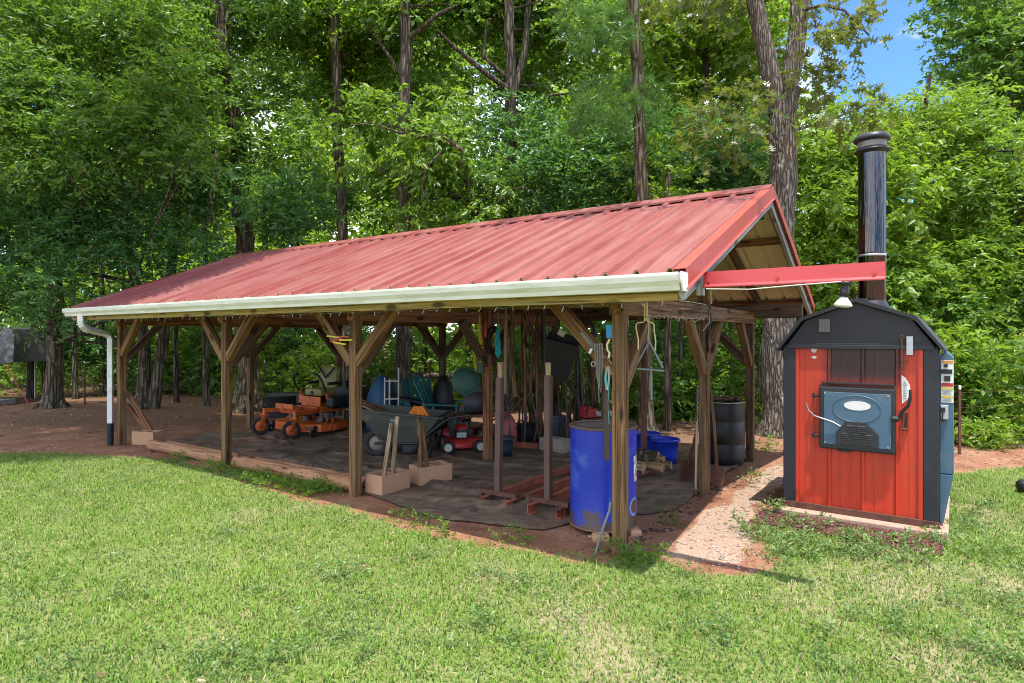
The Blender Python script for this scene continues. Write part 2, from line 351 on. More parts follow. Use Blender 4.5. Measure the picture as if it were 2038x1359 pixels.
LAWN = [(-14, 9.0)] + gp([(150, 903), (300, 906), (370, 916), (470, 950), (560, 977), (650, 995), (700, 1006), (790, 1038), (900, 1060), (1000, 1080), (1110, 1097), (1210, 1112), (1300, 1112), (1400, 1128), (1485, 1135), (1500, 1075), (1530, 1010)]) \
    + [(3.0, 6.7), (4.6, 7.2)] + gp([(1900, 935), (2038, 930)]) + [(12, 9.0), (14, -4), (-14, -4)]
WEEDS = [gp([(400, 925), (450, 945), (560, 972), (690, 995), (690, 975), (560, 945), (470, 928)]), gp([(1180, 1125), (1330, 1128), (1300, 1100), (1215, 1100)])]
PATH = gp([(1290, 1105), (1490, 1140), (1530, 1010), (1640, 900), (1560, 905), (1480, 955), (1400, 1010)])
DIRTB = gp([(1180, 1085), (1300, 1100), (1400, 1010), (1480, 960), (1420, 955), (1340, 1000), (1270, 1050)])
def lawn_mask(x, y):
    e = (fbm(x, y, 1.6, 3) - .5) * .9 + (fbm(x, y, 6.0, 9) - .5) * .35
    m = np.clip((seg_inside(LAWN, x, y) + e * .55) / .22, 0, 1)
    for w in WEEDS: m = np.maximum(m, .8 * np.clip((seg_inside(w, x, y) + e * .35) / .1, 0, 1))
    return m
def straw_mask(x, y):   # thin, yellowed patches in the lawn
    return np.clip((fbm(x, y, 1.3, 21, 5) - .57) * 3.6 + (x - .4) * .06 + np.clip(4.6 - y, -2, 1) * .12 * (x > 0), 0, 1)
def ground_z(x, y):
    return (fbm(x, y, .7, 40) - .5) * .05 * np.clip((y - 1) / 3, 0, 1) * 0.6 + (fbm(x, y, 5, 50) - .5) * .014
def m_ground():
    t = NT('red_clay_and_turf'); v = t.coord((1, 1, 1)); a = t.noise(v, 2.2, 9, .65, .3); f = t.noise(v, 28, 6, .7)
    clay = t.ramp(a, [(.3, (.175, .078, .043)), (.5, (.29, .138, .08)), (.72, (.39, .22, .14))])
    clay = t.mix(t.ramp(f, [(.5, 0), (.66, .75)]), clay, (.085, .05, .036)); 
    lit = t.voro(v, 34); clay = t.mix(t.ramp(lit.outputs['Distance'], [(.10, .7), (.2, 0)]), clay, (.30, .20, .13))
    at = t.new('ShaderNodeAttribute'); at.attribute_name = 'mask'; sp = t.new('ShaderNodeSeparateColor'); t.l.new(at.outputs['Color'], sp.inputs[0])
    turf = t.mix(t.ramp(f, [(.35, 0), (.65, 1)]), (.09, .13, .028), (.24, .26, .09)); turf = t.mix(t.math('MULTIPLY', sp.outputs[1], .6), turf, t.mix(f, (.30, .21, .13), (.46, .38, .25)))
    grit = t.voro(v, 55); gv = t.mix(grit.outputs['Color'], (.28, .18, .12), (.42, .32, .24)); gv = t.mix(t.ramp(a, [(.45, 0), (.65, .6)]), gv, (.40, .25, .16))
    for_ = t.mix(t.ramp(f, [(.4, 0), (.65, 1)]), (.085, .050, .031), (.24, .140, .082))
    c = t.mix(t.ramp(t.math('ADD', sp.outputs[0], t.math('MULTIPLY', t.math('SUBTRACT', f, .5), .8)), [(.35, 0), (.6, 1)]), clay, turf)
    c = t.mix(t.ramp(t.math('ADD', sp.outputs[2], t.math('MULTIPLY', t.math('SUBTRACT', a, .5), .9)), [(.4, 0), (.6, 1)]), c, gv)
    c = t.mix(at.outputs['Alpha'], c, for_)
    t.col(c); t.set(Roughness=.95, Specular_IOR_Level=.1); t.bump(t.math('ADD', t.math('MULTIPLY', f, .6), a), .8, .025); return t.m
def build_ground():
    xs = np.concatenate([-np.geomspace(15, 700, 22)[::-1], np.arange(-14.5, 12.01, .07), np.geomspace(12.6, 700, 22)])
    ys = np.concatenate([-np.geomspace(3, 120, 12)[::-1], np.arange(-1.5, 1.9, .3), np.arange(2.0, 15.01, .07), np.geomspace(15.5, 900, 26)])
    X, Y = np.meshgrid(xs, ys); x, y = X.ravel(), Y.ravel(); z = np.where((np.abs(x) < 14) & (y < 15), ground_z(x, y), 0.0)
    # raked-up clay round the corner post and a low bank of leaf litter behind the shed
    nx, ny = len(xs), len(ys); i = np.arange(nx * ny).reshape(ny, nx); F = np.stack([i[:-1, :-1], i[:-1, 1:], i[1:, 1:], i[1:, :-1]], -1).reshape(-1, 4)
    me = numpy_mesh('ground', np.stack([x, y, z], 1), F, [m_ground()], smooth=True)
    lm = lawn_mask(x, y); col = np.zeros((len(x), 4), 'f'); col[:, 0] = lm; col[:, 1] = straw_mask(x, y)
    col[:, 2] = np.clip((seg_inside(PATH, x, y) + (fbm(x, y, 2, 5) - .5) * .3) / .2, 0, 1)
    col[:, 3] = np.clip((y - 12 + 3.2 * np.clip((x + 3) / 3, 0, 1) + 2.6 * np.clip((-5 - x) / 2, 0, 1) + (fbm(x, y, .6, 77) - .5) * 3) / 2.5, 0, .85)
    ca = me.color_attributes.new('mask', 'FLOAT_COLOR', 'POINT'); ca.data.foreach_set('color', col.ravel())
    o = bpy.data.objects.new('ground', me); sc.collection.objects.link(o); tag(o, 'red clay yard under the lawn and the trees', 'ground', kind='structure')
build_ground()
def blades(name, n, region, hmin, hmax, wid, mats, label, cat, seed, dens, bend=.6, kind='stuff'):
    """grass: n bent blades, each five vertices, scattered where dens(x, y) allows"""
    rs = np.random.RandomState(seed); x0, x1, y0, y1 = region
    # nearer ground is seen larger, so it is sown more thickly
    y = y0 + (y1 - y0) * rs.rand(n) ** 1.55; x = (x0 + (x1 - x0) * rs.rand(n))
    keep = (np.abs(x) < .9 * y + .8) & (rs.rand(n) < dens(x, y)); x, y = x[keep], y[keep]; n = len(x)
    cl = fbm(x, y, 2.4, 13); h = (hmin + (hmax - hmin) * rs.rand(n) ** 1.5) * (.55 + .9 * cl); a = rs.rand(n) * 2 * np.pi; tilt = bend * (.35 + rs.rand(n))
    d = np.stack([np.cos(a), np.sin(a), np.zeros(n)], 1); s = np.stack([-np.sin(a), np.cos(a), np.zeros(n)], 1); w = (wid * (.6 + .8 * rs.rand(n)))[:, None]
    b = np.stack([x, y, ground_z(x, y) - .003], 1); up = np.array([[0, 0, 1.]])
    mid = b + d * (h * .55 * np.sin(tilt * .6))[:, None] + up * (h * .55 * np.cos(tilt * .6))[:, None]; tip = mid + d * (h * .5 * np.sin(tilt * 1.5))[:, None] + up * (h * .5 * np.cos(tilt * 1.5))[:, None]
    co = np.stack([b - s * w, b + s * w, mid + s * w * .8, mid - s * w * .8, tip], 1).reshape(-1, 3); k = (np.arange(n) * 5)[:, None]
    F = np.concatenate([k + np.array([[0, 1, 2]]), k + np.array([[0, 2, 3]]), k + np.array([[3, 2, 4]])]); st = straw_mask(x, y)
    mi = (rs.rand(n) < (.09 + .38 * st)).astype('i'); mi = np.where((rs.rand(n) < .35) & (cl < .47) & (mi == 0), 2, mi)
    me = numpy_mesh(name, co, F, mats, np.tile(mi, 3)); o = bpy.data.objects.new(name, me); sc.collection.objects.link(o); return tag(o, label, cat, kind=kind)
GR1 = m_leaf('grass_blade', (.085, .195, .020), (.25, .375, .048), (.28, .40, .07), .3, .5, .25)
GR2 = m_leaf('straw_blade', (.27, .24, .11), (.46, .41, .22), (.4, .34, .15), .2, .6, .2)
GR3 = m_leaf('deep_grass_blade', (.040, .115, .026), (.11, .20, .05), (.16, .32, .06), .3, .5, .25)
blades('lawn_grass', 1100000, (-12, 11, 2.3, 10.5), .018, .058, .0031, [GR1, GR2, GR3], 'mown sunlit lawn of green and straw coloured grass in front of the shed', 'grass', 5,
       lambda x, y: lawn_mask(x, y) * (1 - .28 * straw_mask(x, y)) * (.35 + .9 * fbm(x, y, 3.5, 31)), 1.0)
# ------------------------------------------------------------------ open shed (x to the right along the front, y to the back)
random.seed(4)
PX = [0.0, -3.0, -5.4, -8.26]; PYY = [0.0, 2.15, 4.17]; EAVE, RIDGE, BACK = -.54, 2.085, 4.71; XR, XL = .69, -8.61
def zr(y): return 2.09 + .4 * ((y - EAVE) if y <= RIDGE else (BACK - y))
shed = thing('open_shed', 'open timber pole shed with a red ribbed metal gable roof and pale gutter', 'shed', SHED, -TH)
for ix, x in enumerate(PX):
    for iy, y in enumerate(PYY):
        x = PX[ix]
        if (ix, iy) == (1, 1): x, y = -2.91, 2.21
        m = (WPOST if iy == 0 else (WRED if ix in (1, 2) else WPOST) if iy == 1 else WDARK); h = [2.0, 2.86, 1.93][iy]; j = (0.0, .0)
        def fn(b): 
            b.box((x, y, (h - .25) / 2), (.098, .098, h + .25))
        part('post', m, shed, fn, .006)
        # knee braces along the length and across
        zt = [1.99, 1.99, 1.92][iy]; zb = zt - .60; q = .62
        for dx in (-1, 1):
            if (ix == 0 and dx > 0) or (ix == 3 and dx < 0) or (iy == 1): continue
            part('knee_brace', WWARM if iy == 0 else WDARK, shed, lambda b: b.beam((x + dx * .04, y, zb), (x + dx * (q + .03), y, zt + .03), .085, .10), .005)
        for dy in (-1, 1):
            if (iy == 0 and dy < 0) or (iy == 2 and dy > 0): continue
            part('knee_brace', WDARK if ix else WPOST, shed, lambda b: b.beam((x, y + dy * .04, 1.30), (x, y + dy * (.56), 1.86), .085, .095), .005)
for x in PX:                                   # ties from front to back
    part('tie_beam', WPOST if x == 0 else WRED, shed, lambda b: b.box((x, 2.085, 1.917), (.09 if x else .12, 4.32, .155)), .005)
part('front_plate', WWARM, shed, lambda b: b.box((-4.0, 0.003, 2.06), (9.2, .10, .13)), .004)
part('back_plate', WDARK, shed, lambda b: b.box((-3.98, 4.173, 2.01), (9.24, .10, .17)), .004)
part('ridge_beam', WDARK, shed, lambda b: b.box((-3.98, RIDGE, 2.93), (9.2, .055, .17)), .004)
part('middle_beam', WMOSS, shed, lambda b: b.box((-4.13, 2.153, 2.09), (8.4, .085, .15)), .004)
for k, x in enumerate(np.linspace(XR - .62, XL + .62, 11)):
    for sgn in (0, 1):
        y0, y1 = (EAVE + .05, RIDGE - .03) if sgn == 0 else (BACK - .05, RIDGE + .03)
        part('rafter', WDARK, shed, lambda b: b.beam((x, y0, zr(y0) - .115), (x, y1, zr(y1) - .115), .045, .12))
for sgn in (0, 1):
    for f in (.05, .36, .67, .95):
        y = (EAVE + .05) + (RIDGE - EAVE - .12) * f; y = y if sgn == 0 else RIDGE * 2 - y
        part('purlin', WRED if sgn else WDARK, shed, lambda b: b.box((-3.96, y, zr(y) - .036), (9.22, .10, .036), Matrix.Rotation(math.atan(.4) * (1 if sgn == 0 else -1), 4, 'X')))
def roof_fn(b):
    sp = .2286; xs = [XL]; zs = [0.0]; x = XL + .06
    while x < XR - .05:
        for dx, dz in ((-.026, 0), (-.010, .030), (.010, .030), (.026, 0)): xs.append(x + dx); zs.append(dz)
        for dx in (.085, .115): 
            if x + dx + .06 < XR: xs += [x + dx - .008, x + dx, x + dx + .008]; zs += [0, .005, 0]
        x += sp
    xs.append(XR); zs.append(0.0); n = len(xs)
    for sgn in (0, 1):
        ya, yb = (EAVE - .02, RIDGE) if sgn == 0 else (BACK + .02, RIDGE); rows = 7
        for lay, (dz, mt) in enumerate(((0.0, 0), (-.006, 1))):
            vs = []
            for r in range(rows):
                y = ya + (yb - ya) * r / (rows - 1); wav = .004 * math.sin(r * 1.7)
                vs += [(xx, y, zr(y) + zz + dz + (wav if lay == 0 else wav) + .003 * math.sin(xx * 1.3 + r)) for xx, zz in zip(xs, zs)]
            fs = [(r * n + i, r * n + i + 1, (r + 1) * n + i + 1, (r + 1) * n + i) for r in range(rows - 1) for i in range(n - 1)]
            if (sgn == 1) != (lay == 1): fs = [f[::-1] for f in fs]
            b.add(vs, fs, None, mt)
part('roof', [ROOFM, CREAM], shed, roof_fn)
def cap(b):
    w = .17; t = .036
    for sgn in (-1, 1):
        b.add([(XL, RIDGE, zr(RIDGE) + t + .012), (XR + .01, RIDGE, zr(RIDGE) + t + .012), (XR + .01, RIDGE + sgn * w, zr(RIDGE) - .4 * w + t), (XL, RIDGE + sgn * w, zr(RIDGE) - .4 * w + t),
               (XR + .01, RIDGE + sgn * w, zr(RIDGE) - .4 * w + t - .02), (XL, RIDGE + sgn * w, zr(RIDGE) - .4 * w + t - .02)], [(0, 1, 2, 3) if sgn < 0 else (3, 2, 1, 0), (3, 2, 4, 5) if sgn < 0 else (5, 4, 2, 3)])
part('ridge_cap', ROOFM, shed, cap)
for xe, sg in ((XR, 1), (XL, -1)):
    for sgn in (0, 1):
        ya, yb = (EAVE - .03, RIDGE) if sgn == 0 else (BACK + .03, RIDGE)
        def trim(b):
            a0, a1 = Vector((xe, ya, zr(ya))), Vector((xe, yb, zr(yb))); o = Vector((sg * .012, 0, 0)); i = Vector((-sg * .07, 0, 0)); u = Vector((0, 0, .028)); d = Vector((0, 0, -.095)); r = Vector((sg * .016, 0, -.012))
            for p, q in (((i + u), (o + u)), ((o + u), (o + d)), ((o + d), (o + d + r))):
                vs = [a0 + p, a0 + q, a1 + q, a1 + p]; b.add(vs + [v + Vector((sg * -.0015, 0, -.0015)) for v in vs], [(0, 1, 2, 3), (7, 6, 5, 4)])
        part('rake_trim', TRIMO, shed, trim)
        part('fly_rafter', WGREY, shed, lambda b: b.beam((xe - sg * .028, ya + (.03 if sgn == 0 else -.03), zr(ya) - .125), (xe - sg * .028, yb, zr(yb) - .125), .04, .10), .003)
part('fascia', WMOSS, shed, lambda b: b.box((-3.96, EAVE + .022, 1.982), (9.2, .04, .15)), .003)
part('back_fascia', WDARK, shed, lambda b: b.box((-3.96, BACK - .022, 1.99), (9.2, .04, .13)), .003)
def gutter(b):
    x0, x1 = XL - .02, XR - .01; pr = [(-.000, .110), (0, .0), (-.072, .0), (-.080, .028), (-.106, .060), (-.112, .094), (-.112, .110), (-.100, .110), (-.100, .103)]; n = len(pr)
    yb, zb = EAVE - .002, 1.966
    vs = [(x0, yb + y, zb + z - .00) for y, z in pr] + [(x1, yb + y, zb + z) for y, z in pr]
    b.add(vs, [(i, i + 1, i + 1 + n, i + n) for i in range(n - 1)]); vs2 = [(x, y + .003, z + .003) for x, y, z in vs]
    b.add(vs2, [(i + n, i + 1 + n, i + 1, i) for i in range(n - 1)])
    for xe in (x0, x1):
        M = Matrix.Translation((xe, yb, zb)) @ Matrix.Rotation(R(90), 4, 'Z'); b.prism([(y, z) for y, z in pr[:7]], .002, M)
    for k in range(1, 4): b.box((x0 + (x1 - x0) * k / 4, yb - .055, zb + .115), (.02, .11, .012))
part('gutter', GUTTER, shed, gutter)
part('gutter_end_cap', WHITEP, shed, lambda b: b.prism([(0.004, .114), (.004, -.006), (-.076, -.006), (-.112, .06), (-.118, .114)], -.012, Matrix.Translation((XR + .004, EAVE - .002, 1.966)) @ Matrix.Rotation(R(90), 4, 'Z')))
def spout(b):
    a = [(-8.12, -.60, 1.985), (-8.12, -.60, 1.90), (-8.13, -.585, 1.83), (-8.17, -.53, 1.785), (-8.22, -.45, 1.765), (-8.33, -.22, 1.715), (-8.36, -.14, 1.68), (-8.372, -.115, 1.62), (-8.372, -.115, .34)]
    b.tube(a[:6], .048, 4, smooth=False); b.tube(a[5:], .046, 4, smooth=False)
    for k in range(9):
        p = Vector(a[1]).lerp(Vector(a[4]), k / 8) if False else None
    for s_ in range(1, 4):
        for q in (0, .33, .66):
            p = Vector(a[s_]).lerp(Vector(a[s_ + 1]), q); d = (Vector(a[s_ + 1]) - Vector(a[s_])).normalized() * .006; b.tube([p - d, p + d], .053, 4, smooth=False)
part('downspout', WHITEP, shed, spout)
# arm of red flashing that carries a lamp out over the boiler
part('arm_block', WGREY, shed, lambda b: b.box((XR - .03, -.13, 2.06), (.045, .045, .20)))
def arm(b):
    x0, x1, y, zc = XR - .008, XR + 1.065, -.13, 2.075
    pr = [(.05, -.002), (.05, .045), (-.012, .045), (-.016, -.042), (-.030, -.056), (-.030, -.062)]
    n = len(pr); vs = [(x0, y + a, zc + z) for a, z in pr] + [(x1, y + a, zc + z) for a, z in pr]
    b.add(vs, [(i, i + 1, i + 1 + n, i + n) for i in range(n - 1)]); b.add([(p[0], p[1] + .003, p[2] - .003) for p in vs], [(i + n, i + 1 + n, i + 1, i) for i in range(n - 1)])
part('lamp_arm', REDBAR, shed, arm)
part('arm_batten', WRED, shed, lambda b: b.box((XR + .525, -.11, 2.072), (1.06, .038, .08)))
for dx in (.03, .47, 1.01): part('arm_screw', TRIMO, shed, lambda b: b.cyl((XR + dx, -.144, 2.052), (XR + dx, -.155, 2.052), .010, n=8))
part('lamp_cord', CORDW, shed, lambda b: b.tube([(XR + .02, -.17, 2.0), (XR + .3, -.17, 1.985), (XR + .6, -.17, 2.0), (XR + .84, -.16, 2.01)], .004, 5))
lamp = thing('flood_lamp', 'clear reflector bulb in a dark socket hanging from the red arm above the boiler', 'lamp', SW(XR + .858, -.13, 2.01), -TH)
lt = Matrix.Rotation(R(6), 4, 'Y') @ Matrix.Scale(.8, 4)
part('socket', BLACKM, lamp, lambda b: (b.lathe([(0, .0), (.05, 0), (.05, -.018), (.026, -.022), (.024, -.05), (.032, -.055), (.034, -.115), (0, -.115)], M=lt, n=20)))
part('bulb', paint('frosted_bulb_glass', (.62, .62, .55), .15, 0, .04, 8, 0), lamp, lambda b: b.lathe([(0.02, -.112), (.028, -.118), (.033, -.130), (.050, -.152), (.064, -.174), (.066, -.182), (.056, -.191), (.025, -.197), (0, -.199)], M=lt, n=24))
# string of little lights along the eave
rs = random.Random(8); sl = thing('string_lights', 'string of tiny clear lights stapled under the gutter along the front eave', 'fairy lights', SW(-4, -.55, 1.92), -TH)
pts = []; xx = XR - .15
while xx > XL + .4: pts.append((xx + 4, .035 + rs.uniform(-.01, .01), rs.uniform(-.035, .004) + .0)); xx -= .075
part('wire', paint('wire_green', (.10, .11, .06), .6), sl, lambda b: b.tube(pts, .0028, 4))
bulbm = paint('clear_bulb', (.42, .42, .38), .3, 0, .05, 8, 0)
for k in range(0, len(pts), 2)[:62] if False else list(range(0, len(pts), 2))[:62]:
    p = Vector(pts[k]); q = p + Vector((rs.uniform(-.025, .025), -.01, rs.uniform(-.045, -.02)))
    part('bulb', bulbm, sl, lambda b: b.cyl(p, q, .0028, .0022, 5))
sl2 = thing('string_lights', 'loose end of the fairy lights looped round the right side beam over the drum', 'fairy lights', SW(.06, .3, 1.95), -TH)
pw = [(.0, -.28, .05), (-.02, 0, .05), (.02, .3, .055), (.02, .7, .05), (.02, 1.1, .055), (.02, 1.62, .05), (.03, 1.75, .0), (.03, 1.72, -.13), (.03, 1.5, -.22)]
part('wire', CORDW, sl2, lambda b: b.tube(pw, .0035, 4))
for k in range(16):
    y = .02 + k * .10; p = Vector((.02, y, -.10 + rs.uniform(-.02, .01))); part('bulb', bulbm, sl2, lambda b: b.cyl(p, p + Vector((rs.uniform(-.01, .02), rs.uniform(-.03, .03), -.03)), .0035, .0025, 5))
part('wire', CORDW, sl2, lambda b: b.tube([(.02, .0 + k * .1, -.10 + rs.uniform(-.02, .012)) for k in range(17)], .0018, 4))
dp = solo('drain_pipe', 'black corrugated drain pipe at the foot of the white downspout', 'pipe', BLACKP, lambda b: b.tube([(0, 0, .345 - k * .008) for k in range(45)], [.05 if k % 2 else .042 for k in range(45)], 12), loc=SW(-8.372, -.115, 0))
# ground cloth under the roof
def yf(x): return np.interp(x, [-7.9, -7.0, -5.4, -3.1, -2.4, -1.7, -1.1, -.78, -.55, -.2, -.02], [.32, .30, .30, .12, -.05, -.13, .02, .12, .75, 1.05, 1.35])
def cloth():
    nx, ny = 220, 130; xs = np.linspace(-7.9, -.03, nx); u = np.linspace(0, 1, ny); X, U = np.meshgrid(xs, u); y0 = yf(X) + (fbm(X, X * 0, 2.2, 4) - .5) * .10 + (fbm(X, X * 0, 9, 14) - .5) * .07; Y = y0 + (4.35 - y0) * U
    fold = np.clip(fbm(X * .35 + Y * .55, Y * 1.5 - X * .5, 1.5, 60, 4) - .5, 0, 1) * .13 + np.abs(fbm(X, Y, .9, 66, 3) - .5) * .05; crease = np.clip(.02 - np.abs(fbm(X * .6, Y, .8, 71, 3) - .5), 0, .02) * 1.6
    crease2 = np.clip(.015 - np.abs(fbm(X, Y * .7, .55, 90, 3) - .47), 0, .02) * 2.0
    Z = .014 + (fold + crease + crease2) * 1.35 * np.clip(U * 12, .15, 1) + .0; p = np.stack([X.ravel(), Y.ravel(), np.zeros(nx * ny), np.ones(nx * ny)], 1) @ np.array(SM).T
    p = p[:, :3]; p[:, 2] = ground_z(p[:, 0], p[:, 1]) + Z.ravel(); i = np.arange(nx * ny).reshape(ny, nx)
    F = np.stack([i[:-1, :-1], i[:-1, 1:], i[1:, 1:], i[1:, :-1]], -1).reshape(-1, 4)
    o = bpy.data.objects.new('ground_cloth', numpy_mesh('ground_cloth', p, F, [CLOTH], smooth=True)); sc.collection.objects.link(o)
    tag(o, 'wrinkled dark landscape fabric spread over the ground under the shed roof', 'ground cloth')
cloth()
def timber(x0, x1, y, r, label, z=None):
    z = r + .005 if z is None else z; a, b_ = SW(x0, y, z), SW(x1, y + .02, z); n = 14; rr = random.Random(int(x0 * 91)); pts = [a.lerp(b_, i / n) + Vector((0, 0, rr.uniform(-.005, .005))) for i in range(n + 1)]
    solo('landscape_timber', label, 'timber', WLOG, lambda b: b.tube(pts, [r * rr.uniform(.95, 1.05) for _ in pts], 12), group='landscape timbers along the shed front')
timber(-7.45, -5.5, .05, .075, 'front half-round timber edging the cloth from the left cinder block to the second post')
timber(-7.3, -5.5, .22, .065, 'rear timber behind the left front edging log, ending at the second post')
timber(-5.28, -3.1, .06, .08, 'long front timber edging the cloth between the second and third posts')
timber(-5.28, -3.1, .24, .065, 'rear timber lying behind the long front log between second and third posts')
# ------------------------------------------------------------------ wood boiler: x across its front, y to its back
BA = R(-36); BF = (G(1560, 1003, .06) + Vector((math.cos(BA), math.sin(BA), 0)) * .61); BF.z = 0
BM = Matrix.Translation(BF) @ Matrix.Rotation(BA, 4, 'Z')
def fb(px, py, off=0.0):
    q = onplane(px, py, BM @ Matrix.Translation((0, off, 0))); return q.x, q.z
pad = solo('concrete_pad', 'low stained concrete slab under the red boiler', 'slab', CONC, lambda b: b.box((0, .60, .015), (1.36, 1.50, .07)), .008, loc=BF, rz=BA)
boil = thing('wood_boiler', 'red and black outdoor wood boiler with a tall black chimney and blue fire door', 'boiler', BF, BA)
HW, DEP, Z0, Z1 = .61, 1.2, .05, 1.585
def panel(b):   # ribbed red front sheet
    xs = []; x = -.52; cols = [-.505, -.50, -.235, -.225, -.205, -.195, .035, .045, .065, .075, .295, .305, .325, .335, .5, .505]; dep = [0, 0, 0, -.016, -.016, 0, 0, -.016, -.016, 0, 0, -.016, -.016, 0, 0, 0]
    vs = [(q, d + .004, Z0 + .055) for q, d in zip(cols, dep)] + [(q, d + .004, Z1 - .02) for q, d in zip(cols, dep)]; n = len(cols); b.add(vs, [(i, i + 1, i + 1 + n, i + n) for i in range(n - 1)])
    for k in (-.42, -.34, -.13, -.05, .14, .22, .40, .45): b.box((k, .003, .83), (.006, .006, 1.44))
    b.box((.485, -.004, .83), (.03, .02, 1.45)); b.box((-.487, -.004, .83), (.03, .02, 1.45))
part('front_panel', BOILM, boil, panel)
part('body', DKTIN, boil, lambda b: b.box((0, DEP / 2 + .012, (Z0 + Z1) / 2), (1.21, DEP - .02, Z1 - Z0)))
for s in (-1, 1): part('corner_trim', DKTIN, boil, lambda b: (b.box((s * .557, -.004, .84), (.106, .022, Z1 - .12)), b.box((s * .608, .06, .84), (.012, .13, Z1 - .12))), .004)
part('base_skirt', RUST, boil, lambda b: (b.box((0, -.018, Z0 + .028), (1.23, .024, .06)), b.box((0, .6, Z0 + .012), (1.24, 1.22, .02))), .002)
GP = [(-.61, 1.575), (-.425, 1.835), (0, 2.0), (.425, 1.835), (.61, 1.575)]
part('gable', DKTIN, boil, lambda b: b.prism([(-.60, 1.565), (-.42, 1.82), (0, 1.985), (.42, 1.82), (.60, 1.565)], DEP - .01, Matrix.Translation((0, .004, 0))))
part('gable_rail', DKTIN, boil, lambda b: (b.box((0, -.014, 1.577), (1.16, .03, .035)), b.box((0, -.006, 1.600), (1.13, .012, .02))), .003)
def broof(b):
    o = [(-.665, 1.555), (-.455, 1.85), (0, 2.018), (.455, 1.85), (.665, 1.555)]; i = [(.652, 1.535), (.44, 1.822), (0, 1.985), (-.44, 1.822), (-.652, 1.535)]
    n = 5
    for k in range(4):
        a, c = o[k], o[k + 1]; d_, e = i[3 - k], i[4 - k]; b.prism([a, c, d_, e], DEP + .09, Matrix.Translation((0, -.055, 0)))
part('roof', DKTIN, boil, broof)
part('vent_cover', paint('weathered_tin', (.13, .125, .12), .5, .4, .3, 14, .05), boil, lambda b: b.box((*[fb(1641, 648)[0], -.008], fb(1641, 648)[1]), (.095, .02, .125)), .003)
part('silver_tag', GALV, boil, lambda b: (b.box((fb(1811, 688)[0], -.036, fb(1811, 688)[1]), (.048, .01, .16)), b.cyl((fb(1811, 688)[0], -.045, fb(1811, 688)[1] + .03), (fb(1811, 688)[0], -.04, fb(1811, 688)[1] + .03), .006)), .002)
def hookrod(b):
    x, z = fb(1795, 672); x2, z2 = fb(1795, 728); b.cyl((x, -.032, z), (x, -.026, z2), .008); b.cyl((x, -.03, z2), (x, -.026, z2 - .02), .013); b.cyl((x, -.028, z2 + .04), (x + .045, -.028, z2 + .04), .004); b.torus((x, -.034, z + .005), .014, .004, Matrix.Rotation(R(90), 4, 'X'), 12, 6)
part('poker_hook', RUST, boil, hookrod)
def disc(b, px, py, rx, rz, off=-.016, poly=None):
    x, z = fb(px, py); n = 20; b.prism([(x + rx * math.cos(2 * math.pi * k / n), z + rz * math.sin(2 * math.pi * k / n)) for k in range(n)], .003, Matrix.Translation((0, off, 0)))
part('sticker', STICKER, boil, lambda b: disc(b, 1620, 695, .024, .032, -.001)); part('sticker', STICKER, boil, lambda b: disc(b, 1620, 711, .022, .012, -.001))
def gauge(b):
    x, z = fb(1794, 775); b.prism([(x, z + .125), (x + .03, z + .105), (x + .062, z + .04), (x + .066, z - .02), (x + .045, z - .085), (x + .004, z - .125)], .004, Matrix.Translation((0, -.002, 0)))
part('draft_sticker', STICKER, boil, gauge)
part('sticker_lettering', paint('sticker_ink', (.18, .18, .17), .6), boil, lambda b: [b.box((fb(1794, 775)[0] + .026, -.0045, fb(1794, 775)[1] + .065 - k * .014), (.022 + .012 * ((k * 7) % 3) / 2, .001, .0045)) for k in range(11)])
# fire door
dx0, dz1 = fb(1631, 768, -.05); dx1, dz0 = fb(1782, 905, -.05); dcx, dcz, dw, dh = (dx0 + dx1) / 2, (dz0 + dz1) / 2, dx1 - dx0, dz1 - dz0
DM = Matrix.Translation((0, 0, 0))
door = part('door', BLACKM, boil, lambda b: (b.box((dcx, -.04, dcz), (dw, .05, dh))), .012)
part('door_seal', RUST, boil, lambda b: (b.box((dcx, -.012, dcz + .012), (dw + .01, .024, dh + .02))), .003)
part('drip_cap', BLACKM, boil, lambda b: b.box((dcx + .005, -.035, dz1 + .035), (dw * .97, .05, .012)), .002)
pw, ph = dw * .88, dh * .84
part('face_plate', SLATE, door, lambda b: b.box((dcx + .005, -.070, dcz - .002), (pw, .012, ph)), .003)
def emb(b):
    n = 36; ox, oz = dcx + .004, dcz + ph * .20
    for a, c_ in ((pw * .36, ph * .25),):
        b.tube([(ox + a * math.cos(2 * math.pi * k / n), -.0765, oz + c_ * math.sin(2 * math.pi * k / n)) for k in range(n + 2)], .005, 6)
part('embossed_oval', SLATE, door, emb)
part('badge', STICKER, door, lambda b: b.prism([(dcx + .01 + .105 * math.cos(2 * math.pi * k / 24), dcz + ph * .26 + .042 * math.sin(2 * math.pi * k / 24)) for k in range(24)], .003, Matrix.Translation((0, -.079, 0))))
vx = dcx + .01; vz = dcz - ph / 2 + .005
part('damper_cover', BLACKM, door, lambda b: b.prism([(vx - .165, vz), (vx - .165, vz + .11), (vx - .085, vz + .215), (vx + .065, vz + .215), (vx + .165, vz + .11), (vx + .165, vz)], .022, Matrix.Translation((0, -.094, 0))), .004)
def louv(b):
    for (gx, gz, rws) in ((-.085, .02, 6), (0, .02, 6), (.085, .02, 6), (-.043, .125, 4), (.035, .125, 4)):
        for k in range(rws): b.box((vx + gx, -.097, vz + gz + k * .0165), (.068, .010, .009), Matrix.Rotation(R(28), 4, 'X'))
part('louvres', paint('worn_black_louvre', (.07, .07, .075), .35, .3, .2, 10, 0), door, louv)
